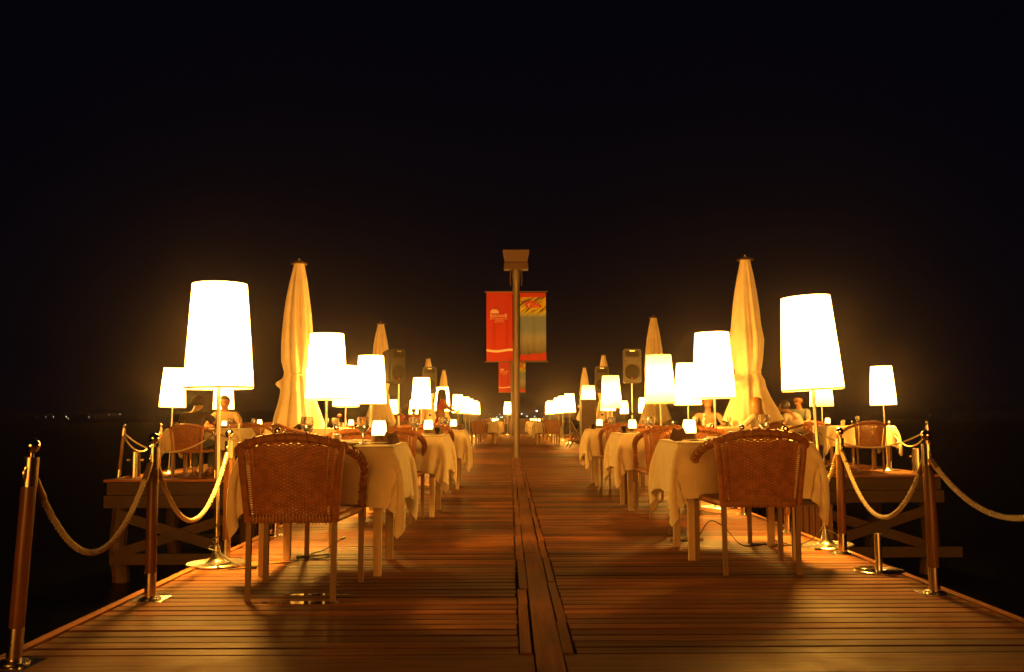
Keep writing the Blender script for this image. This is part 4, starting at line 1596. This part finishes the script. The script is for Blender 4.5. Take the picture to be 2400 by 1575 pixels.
# dark cabinet, folding chair, far bar, music stand
r = root('equipment_cabinet', (1.95, 23.0, 0), R(4), 'tall dark cabinet left of the second right loudspeaker pole', 'cabinet')
MB().box((0, 0, .69), (.36, .36, 1.30)).build('case', M['darkwood'], r, False)
MB().box((0, 0, 1.36), (.40, .40, .03)).build('top', M['darkwood'], r, False)
MB().box((0, -.186, .7), (.31, .012, 1.2)).build('door', M['darkwood'], r, False)
MB().box((0, 0, .02), (.33, .33, .04)).build('plinth', M['black'], r, False)
r = root('folding_chair', (2.03, 28.9, 0), R(-80), 'dark folding chair with slanting back in front of the far right lamps', 'chair')
for s in (-1, 1):
    MB().bar((s * .21, -.22, .0), (s * .21, .18, .60), .03, .03, (1, 0, 0)).build('leg', M['darkwood'], r, False)
    MB().bar((s * .18, .26, .0), (s * .18, -.20, .9), .03, .03, (1, 0, 0)).build('leg', M['darkwood'], r, False)
b = MB()
for k in range(5):
    b.box((0, -.10 + k * .075, .45), (.34, .06, .016))
b.build('seat', M['darkwood'], r, False)
b = MB()
for k in range(3):
    b.box((0, -.165 - k * .045, .70 + k * .085), (.34, .014, .06), Matrix.Rotation(.45, 3, 'X'))
b.build('backrest', M['darkwood'], r, False)
r = root('bar_counter', (.58, 51.3, 0), 0, 'low brown wooden counter at the far end of the pier behind the lamp post', 'counter')
MB().box((0, 0, .43), (1.25, .4, .80)).build('front', M['beam'], r, False)
MB().box((0, 0, .85), (1.35, .5, .04)).build('top', M['darkwood'], r, False)
MB().box((0, 0, .015), (1.2, .36, .03)).build('plinth', M['black'], r, False)
barrier([(-1.9, 51.75), (-.28, 51.75), (1.3, 51.75), (2.2, 51.75)], ['barrier post at the far left corner of the pier end', 'barrier post at the pier end left of the lamp post', 'barrier post at the pier end behind the counter', 'barrier post at the far right corner of the pier end'],
        ['rope across the far pier end left of the lone lamp', 'pale rope across the far pier end behind the lone lamp', 'rope across the far pier end on the right'], [.3, .3, .2], False, None, 'barrier posts at the pier end', 'ropes at the pier end')
r = root('music_stand', (-1.24, 24.0, 0), R(8), 'dark music stand with slanting desk to the right of the long haired person', 'music stand')
MB().tube([(0, 0, .25), (0, 0, 1.08)], .012, 8).build('stem', M['black'], r)
MB().bar((-.13, 0, 1.09), (.10, 0, 1.27), .46, .012, (1, 0, 1)).build('desk', M['black'], r, False)
MB().bar((-.14, 0, 1.075), (-.09, 0, 1.06), .46, .01, (1, 0, 1)).build('ledge', M['black'], r, False)
for k in range(3):
    a = 2.09 * k + .3
    MB().tube([(0, 0, .42), (.30 * math.cos(a), .30 * math.sin(a), .008)], .009, 6).build('leg', M['black'], r)

# ------------------------------------------------------------------ cables on the boards
def cable(pts, label, rad=.0042):
    t = root('power_cable', (0, 0, 0), 0, label, 'cable', 'black power cables on the boards')
    p0 = Vector(pts[0])
    t.location = p0
    MB().tube([p - p0 for p in smoothpath(pts, 7)], rad, 6).build('wire', M['cable'], t)
    q = Vector(pts[-1]) - p0
    d = (Vector(pts[-1]) - Vector(pts[-2])).normalized()
    MB().bar(q, q + d * .045, .016, .014).build('plug', M['cable'], t)
    return t
cable([(-1.86, 5.885, .26), (-1.835, 5.89, .19), (-1.88, 5.885, .16), (-1.84, 5.87, .12), (-1.80, 5.83, .07), (-1.70, 5.80, .02), (-1.62, 5.79, .008), (-1.5, 5.9, .008), (-1.36, 6.02, .008), (-1.42, 6.22, .008), (-1.25, 6.1, .008), (-1.22, 6.3, .008), (-1.40, 6.12, .012), (-1.30, 6.5, .008), (-1.22, 6.75, .05)],
      'thin black cable curling from the nearest left lamp under the table')
cable([(-1.845, 5.89, .14), (-1.90, 5.875, .11), (-1.84, 5.865, .09), (-1.79, 5.86, .06), (-1.74, 5.83, .03), (-1.80, 5.74, .02), (-1.70, 5.70, .008), (-1.6, 5.74, .008)], 'short black cable looped round the foot of the nearest left lamp')
cable([(2.23, 6.60, .16), (2.18, 6.58, .10), (2.10, 6.62, .03), (2.02, 6.66, .008), (1.93, 6.82, .02), (1.86, 6.62, .008), (1.98, 6.56, .02), (1.76, 6.72, .008), (1.70, 6.58, .02), (1.84, 6.70, .012), (1.66, 6.66, .008), (1.60, 6.95, .10), (1.50, 7.0, .14), (1.38, 6.9, .02), (1.3, 6.92, .008)],
      'tangled black cable on the boards beside the leaning right lamp')
cable([(2.25, 6.60, .12), (2.31, 6.58, .09), (2.36, 6.62, .03), (2.32, 6.52, .01), (2.22, 6.5, .02), (2.27, 6.42, .008), (2.15, 6.44, .008)], 'short black cable round the foot of the leaning right lamp')
r = root('junction_box', (1.31, 6.96, 0), R(8), 'small flat socket strip lying under the nearest right table', 'socket strip')
MB().box((0, 0, .012), (.26, .05, .022)).build('case', M['tumbler'], r, False)
MB().box((-.07, 0, .0245), (.03, .03, .004)).build('socket', M['cable'], r, False)
MB().box((.0, 0, .0245), (.03, .03, .004)).build('socket', M['cable'], r, False)
MB().box((.07, 0, .0245), (.03, .03, .004)).build('socket', M['cable'], r, False)

# ------------------------------------------------------------------ people
def skin_mesh(name, verts, edges, m, sub=2):
    me = bpy.data.meshes.new(name)
    me.from_pydata([v[0] for v in verts], edges, [])
    o = bpy.data.objects.new(name, me)
    COL.objects.link(o)
    md = o.modifiers.new('skin', 'SKIN')
    md.use_smooth_shade = True
    md.branch_smoothing = .4
    if not me.skin_vertices:
        bm = bmesh.new(); bm.from_mesh(me); bm.verts.layers.skin.verify(); bm.to_mesh(me); bm.free()
    for i, v in enumerate(verts):
        rr = v[1] if isinstance(v[1], tuple) else (v[1], v[1])
        me.skin_vertices[0].data[i].radius = rr
        me.skin_vertices[0].data[i].use_root = (i == 0)
    ss = o.modifiers.new('sub', 'SUBSURF')
    ss.levels = sub
    ss.render_levels = sub
    bpy.context.view_layer.update()
    out = bpy.data.meshes.new_from_object(o.evaluated_get(bpy.context.evaluated_depsgraph_get()))
    bpy.data.objects.remove(o)
    out.name = name
    out.materials.clear()
    out.materials.append(m)
    out.shade_smooth()
    return out

def person(loc, rz, label, pose, scale=1.0, skin='skin', shirt='tee', pants='jeans', shoes='sandal', hair='hairdark', hairstyle='short', sleeves=.5, feet=True, dress=False, female=False):
    """pose: joint name -> local position (facing +Y)"""
    t = root('person', loc, R(rz), label, 'person')
    t.scale = (scale,) * 3
    J = {k: Vector(v) for k, v in pose.items() if k[0] != '_'}
    hd = J['head']
    fwd = Vector((math.sin(-R(pose.get('_yaw', (0,))[0])), math.cos(R(pose.get('_yaw', (0,))[0])), pose.get('_pitch', (0,))[0])).normalized() if '_yaw' in pose else Vector((0, 1, 0))
    side = fwd.cross(Vector((0, 0, 1))).normalized()
    up = side.cross(fwd).normalized()
    V, E = [], []
    def v(p, r_):
        V.append((tuple(p), r_))
        return len(V) - 1
    k = .94 if female else 1.0
    pel = v(J['pelvis'], .125 * k)
    spn = v(J['spine'], .118 * k)
    chs = v(J['chest'], .128 * k)
    nb = v(J['neck'], .060)
    nk = v(J['neck'].lerp(hd, .38) , .056)
    jw = v(hd - up * .05 + fwd * .022, .080)
    hc = v(hd + up * .015, .114)
    tp = v(hd + up * .068 - fwd * .012, .078)
    E += [(pel, spn), (spn, chs), (chs, nb), (nb, nk), (nk, jw), (jw, hc), (hc, tp)]
    ns = v(hd + fwd * .098 - up * .012, .016)
    E.append((hc, ns))
    ch = v(hd + fwd * .075 - up * .085, .026)
    E.append((jw, ch))
    for s in (-1, 1):
        er = v(hd + side * s * .088 - up * .005 - fwd * .01, .019)
        E.append((hc, er))
    for sname in ('l', 'r'):
        sh = v(J['sh_' + sname], .058 * k)
        el = v(J['el_' + sname], .042 * k)
        wr = v(J['wr_' + sname], .029 * k)
        E += [(chs, sh), (sh, el), (el, wr)]
        d = (J['ha_' + sname] - J['wr_' + sname]).normalized()
        across = d.cross(Vector((0, 0, 1)))
        across = across.normalized() if across.length > .1 else Vector((1, 0, 0))
        pm = v(J['wr_' + sname] + d * .055, (.034, .020))
        E.append((wr, pm))
        dn = across.cross(d)
        if dn.z > 0:
            dn = -dn
        for q, (off, L) in enumerate(((-.027, .062), (-.009, .074), (.010, .07), (.027, .055))):
            a = v(J['wr_' + sname] + d * .088 + across * off, .0095)
            b_ = v(J['wr_' + sname] + d * (.088 + L * .55) + across * off * 1.1 + dn * .006, .0085)
            c = v(J['wr_' + sname] + d * (.088 + L) + across * off * 1.1 + dn * (.02 + .004 * q), .0075)
            E += [(pm, a), (a, b_), (b_, c)]
        ths = 1 if sname == 'l' else -1
        a = v(J['wr_' + sname] + d * .045 + across * ths * .042, .011)
        b_ = v(J['wr_' + sname] + d * .082 + across * ths * .058 + dn * .01, .009)
        E += [(pm, a), (a, b_)]
    for sname in ('l', 'r'):
        hp = v(J['hip_' + sname], .088 * k)
        kn = v(J['kn_' + sname], .058 * k)
        cf = v(J['kn_' + sname].lerp(J['an_' + sname], .35) - Vector((0, .012, 0)), .052 * k)
        an = v(J['an_' + sname], .036)
        hl = v(J['an_' + sname] + Vector((0, -.03, -.045)), .033)
        to = v(J['to_' + sname], .026)
        E += [(pel, hp), (hp, kn), (kn, cf), (cf, an), (an, hl), (an, to)]
    body = mk('body', skin_mesh('body', V, E, M[skin]), t)
    for s in (-1, 1):
        MB().lathe([(0, -.010), (.008, -.006), (.010, 0), (.008, .006), (0, .010)], 10, tuple(hd + side * s * .033 + fwd * .079 + up * .008)).build('eye', M['black'], t)
    MB().tube([tuple(hd + side * q * .024 + fwd * (.086 - abs(q) * .008) - up * .052) for q in (-1, -.5, 0, .5, 1)], .005, 6).build('mouth', M['redcloth'], t)
    # shirt
    V2, E2 = [], []
    def w(p, r_):
        V2.append((tuple(p), r_))
        return len(V2) - 1
    a0 = w(J['pelvis'] + Vector((0, 0, .04)), .142 * k)
    a1 = w(J['spine'], .136 * k)
    a2 = w(J['chest'], .146 * k)
    a3 = w(J['neck'] - Vector((0, 0, .02)), .072)
    E2 += [(a0, a1), (a1, a2), (a2, a3)]
    for sname in ('l', 'r'):
        s0 = w(J['sh_' + sname], .072 * k)
        f1 = min(1, sleeves * 2)
        s1 = w(J['sh_' + sname].lerp(J['el_' + sname], f1), .060 * k if f1 < 1 else .054 * k)
        E2 += [(a2, s0), (s0, s1)]
        if sleeves > .5:
            s2 = w(J['el_' + sname].lerp(J['wr_' + sname], (sleeves - .5) * 2), .042 * k)
            E2 += [(s1, s2)]
    mk('shirt' if not dress else 'dress_top', skin_mesh('shirt', V2, E2, M[shirt]), t)
    # trousers or skirt
    V3, E3 = [], []
    def u3(p, r_):
        V3.append((tuple(p), r_))
        return len(V3) - 1
    if dress:
        p0 = u3(J['pelvis'] + Vector((0, 0, .06)), .145 * k)
        p1 = u3(J['pelvis'] - Vector((0, 0, .15)), .17)
        p2 = u3((J['kn_l'] + J['kn_r']) / 2 + Vector((0, -.01, -.1)), .19)
        E3 += [(p0, p1), (p1, p2)]
        mk('skirt', skin_mesh('skirt', V3, E3, M[shirt]), t)
    else:
        p0 = u3(J['pelvis'], .137 * k)
        for sname in ('l', 'r'):
            h0 = u3(J['hip_' + sname], .098 * k)
            h1 = u3(J['kn_' + sname], .072 * k)
            h2 = u3(J['kn_' + sname].lerp(J['an_' + sname], .92), .055 * k)
            E3 += [(p0, h0), (h0, h1), (h1, h2)]
        mk('trousers', skin_mesh('trousers', V3, E3, M[pants]), t)
    for sname in ('l', 'r'):
        an, to = J['an_' + sname], J['to_' + sname]
        d = (to - an); d.z = 0
        d.normalize()
        b = MB()
        c = an.lerp(to, .42)
        sd = Vector((d.y, -d.x, 0))
        poly = [(an - d * .065), (an - d * .06 + sd * .035), (c + sd * .04), (to + sd * .038), (to + d * .035), (to - sd * .038), (c - sd * .04), (an - d * .06 - sd * .035)]
        b.prism([(p.x, p.y) for p in poly], 'z', max(.002, to.z - .030), to.z - .008)
        b.tube([tuple(c + sd * .042 + Vector((0, 0, to.z - .02 - c.z))), tuple(c + Vector((0, 0, to.z + .034 - c.z))), tuple(c - sd * .042 + Vector((0, 0, to.z - .02 - c.z)))], .012, 6)
        b.build('shoe', M[shoes], t, False)
    # hair
    if hairstyle in ('bob', 'long'):
        L = .20 if hairstyle == 'bob' else .33
        prof = [(.001, .128), (.045, .122), (.083, .098), (.108, .06), (.120, .01), (.124, -.05), (.127, -.10), (.131, -L * .8), (.122, -L), (.10, -L - .004)]
        n = 72
        rg2 = random.Random(3)
        vs, fs = [], []
        for i, (r_, z) in enumerate(prof):
            for q in range(n):
                a_ = 2 * math.pi * q / n
                st_ = 1 + .028 * math.sin(q * 2.4 + .4 * math.sin(i)) + rg2.uniform(-.012, .012)
                x, y = r_ * math.cos(a_) * st_, r_ * math.sin(a_) * st_ - .012
                zz = z + (rg2.uniform(-.012, .012) if i > 6 else 0)
                vs.append(tuple(hd + side * x + fwd * y + up * zz))
        for i in range(len(prof) - 1):
            for q in range(n):
                a_ = math.degrees(2 * math.pi * (q + .5) / n)
                if abs(a_ - 90) < 44 and prof[i + 1][1] < .05:
                    continue
                fs.append((i * n + q, i * n + (q + 1) % n, (i + 1) * n + (q + 1) % n, (i + 1) * n + q))
        hb = MB().add(vs, fs)
        hb.build('hair', M[hair], t, angle=R(80))
    elif hairstyle != 'bald':
        bm = bmesh.new()
        bmesh.ops.create_icosphere(bm, subdivisions=4, radius=1.0)
        rgen = random.Random(sum(map(ord, label)))
        drop = {'short': .0, 'curly': .0, 'bob': .19, 'long': .27}[hairstyle]
        kill = []
        for vt in bm.verts:
            p = vt.co.copy()
            if p.y > .42 and p.z < .42:
                kill.append(vt)
                continue
            if p.z < -.55 and drop == 0:
                kill.append(vt)
                continue
            jit = rgen.uniform(-.006, .006) * (1.8 if hairstyle == 'curly' else .7)
            q = Vector((p.x * (.109 + jit), p.y * (.116 + jit), p.z * (.112 + jit)))
            if drop and p.z < 0:
                zz = -p.z
                rad_ = max(.001, math.hypot(p.x, p.y))
                ring = min(1.0, rad_ + .75 * zz) / rad_ if zz < .93 else .97 / rad_ if rad_ > .02 else 1
                q = Vector((p.x * ring * (.108 + .014 * zz), min(p.y * ring, .4) * .112 - .016, -drop * zz ** .9))
                q.x += .006 * math.sin(p.x * 40)
                q.y += .006 * math.sin(p.x * 33 + 1)
            vt.co = hd + side * q.x + fwd * q.y + up * (q.z + .014)
        bmesh.ops.delete(bm, geom=kill, context='VERTS')
        hm = bpy.data.meshes.new('hair')
        bm.to_mesh(hm)
        bm.free()
        hm.shade_smooth()
        hm.materials.append(M[hair])
        mk('hair', hm, t)
    return t

def seated(lean=.0, hx=0.0, hy=0.0, arms=None, knees=.46, spread=.12, side=0.0):
    """seated on a .45 m seat, feet on the floor"""
    a = lean
    def up(h, x=0):
        return (x + side * h, -.02 + math.sin(a) * h, .53 + math.cos(a) * h)
    P = {'pelvis': (0, -.02, .54), 'spine': up(.20), 'chest': up(.40), 'neck': up(.565), 'head': tuple(Vector(up(.715)) + Vector((hx, hy, 0)))}
    sh = Vector(up(.50))
    P['sh_l'] = tuple(sh + Vector((-.185, 0, 0))); P['sh_r'] = tuple(sh + Vector((.185, 0, 0)))
    P['hip_l'] = (-.09, .02, .52); P['hip_r'] = (.09, .02, .52)
    P['kn_l'] = (-spread, knees, .53); P['kn_r'] = (spread, knees, .53)
    P['an_l'] = (-spread, knees - .06, .085); P['an_r'] = (spread, knees - .06, .085)
    P['to_l'] = (-spread - .02, knees + .10, .036); P['to_r'] = (spread + .02, knees + .10, .036)
    for s in ('l', 'r'):
        sg = -1 if s == 'l' else 1
        w, hnd = (arms or {}).get(s, ((sg * .16, .42, .80), (sg * .10, .55, .80)))
        w = Vector(w)
        shp = Vector(P['sh_' + s])
        mid = (shp + w) / 2
        d = w - shp
        L1, L2 = .29, .26
        dist = min(d.length, .545)
        x = (L1 * L1 - L2 * L2 + dist * dist) / (2 * dist)
        hgt = math.sqrt(max(0, L1 * L1 - x * x))
        bend = Vector((sg * .8, -.2, -.7))
        bend = (bend - d.normalized() * bend.dot(d.normalized())).normalized()
        P['el_' + s] = tuple(shp + d.normalized() * x + bend * hgt)
        P['wr_' + s] = tuple(shp + d.normalized() * dist)
        P['ha_' + s] = tuple(Vector(P['wr_' + s]) + (Vector(hnd) - w).normalized() * .1)
    return P

p = seated(.42, .02, .04, {'l': ((-.16, .46, .80), (-.02, .56, .80)), 'r': ((.22, .50, .80), (.10, .58, .80))}, .44, .14, side=-.12)
p['_yaw'] = (-28,)
person((-5.02, 14.66, 0), -4, 'person in dark tee and jeans seen from behind, leaning on the left platform table', p, hair='hairdark', shirt='tee', sleeves=.32)
p = seated(.30, 0, .02, None)
p['_yaw'] = (8,)
person((-5.02, 16.44, 0), 176, 'blurry person in pale shirt facing the camera behind the nearest left lamp pole', p, shirt='paleshirt', pants='paleshirt', hair='hairgrey', sleeves=.35)
p = seated(.20, .0, .02, {'l': ((-.13, .50, .80), (-.05, .60, .80)), 'r': ((.20, .32, .66), (.10, .42, .62))}, side=-.03)
p['_yaw'] = (14,)
person((4.14, 15.00, 0), 42, 'blonde woman in white long sleeves seen from behind, arm stretched on the table', p, shirt='whiteshirt', hair='blonde', hairstyle='bob', sleeves=.95, female=True, scale=.92)
p = seated(.15)
person((3.44, 15.96, 0), 168, 'blurred pale clothed person sitting opposite the blonde woman', p, shirt='paleshirt', pants='paleshirt', hair='hairgrey', sleeves=.9, female=True, scale=.94)
p = seated(.62, -.03, -.01, {'l': ((-.30, .34, .86), (-.22, .38, 1.0)), 'r': ((.05, .52, .80), (-.05, .58, .80))}, side=-.10)
p['_yaw'] = (35,)
person((5.38, 16.78, 0), 36, 'dark haired person in white shirt leaning forward on the right platform table', p, shirt='whiteshirt', pants='jeans', hair='hairdark', hairstyle='curly', sleeves=.35)
p = seated(.1)
p['_yaw'] = (-30,)
person((5.72, 18.1, 0), 130, 'bald person in grey blue shirt behind the one in white shirt', p, shirt='greyblue', pants='jeans', hairstyle='bald', sleeves=.4)
st = {'pelvis': (0, 0, .93), 'spine': (0, -.01, 1.10), 'chest': (0, -.005, 1.28), 'neck': (0, .01, 1.42), 'head': (0, .05, 1.55),
      'sh_l': (-.165, 0, 1.375), 'sh_r': (.165, 0, 1.375), 'el_l': (-.20, .16, 1.17), 'wr_l': (-.10, .38, 1.22), 'ha_l': (-.06, .48, 1.22),
      'el_r': (.22, .14, 1.16), 'wr_r': (.12, .36, 1.10), 'ha_r': (.08, .46, 1.10), 'hip_l': (-.085, 0, .90), 'hip_r': (.085, 0, .90),
      'kn_l': (-.09, .03, .50), 'kn_r': (.09, .03, .50), 'an_l': (-.09, 0, .085), 'an_r': (.09, 0, .085), 'to_l': (-.10, .14, .034), 'to_r': (.10, .14, .034), '_yaw': (0,)}
person((-1.80, 24.0, 0), -62, 'long haired person in a red dress standing among the left lamps by a music stand', st, shirt='redcloth', hair='hairdark', hairstyle='long', sleeves=.2, dress=True, female=True)
p = seated(.1)
person((-4.72, 39.45, 0), 2, 'left one of two people in red sitting far off left of the fourth lamp', p, shirt='redcloth', pants='redcloth', hairstyle='bald', sleeves=.4)
p = seated(.2)
person((-4.12, 39.45, 0), 0, 'right one of two people in red, dark haired, sitting far off before a lamp', p, shirt='redcloth', pants='redcloth', sleeves=.4)

# ------------------------------------------------------------------ thin haze added to imitate lens bloom round the lamps
HZ = (-950, 950, -80, 950, WATER_Z - 1.0, 5.6)
hm = bpy.data.materials.new('haze')
hm.use_nodes = True
hm.node_tree.nodes.remove(BS(hm))
pv = nd(hm, 'ShaderNodeVolumePrincipled')
pv.inputs['Color'].default_value = (.98, .84, .72, 1)
pv.inputs['Density'].default_value = .0011
pv.inputs['Anisotropy'].default_value = .95
lk(hm, pv.outputs[0], hm.node_tree.nodes['Material Output'].inputs['Volume'])
hz = MB().box(((HZ[0] + HZ[1]) / 2, (HZ[2] + HZ[3]) / 2, (HZ[4] + HZ[5]) / 2), (HZ[1] - HZ[0], HZ[3] - HZ[2], HZ[5] - HZ[4])).build('haze', hm, None, False)
hz['kind'] = 'stuff'
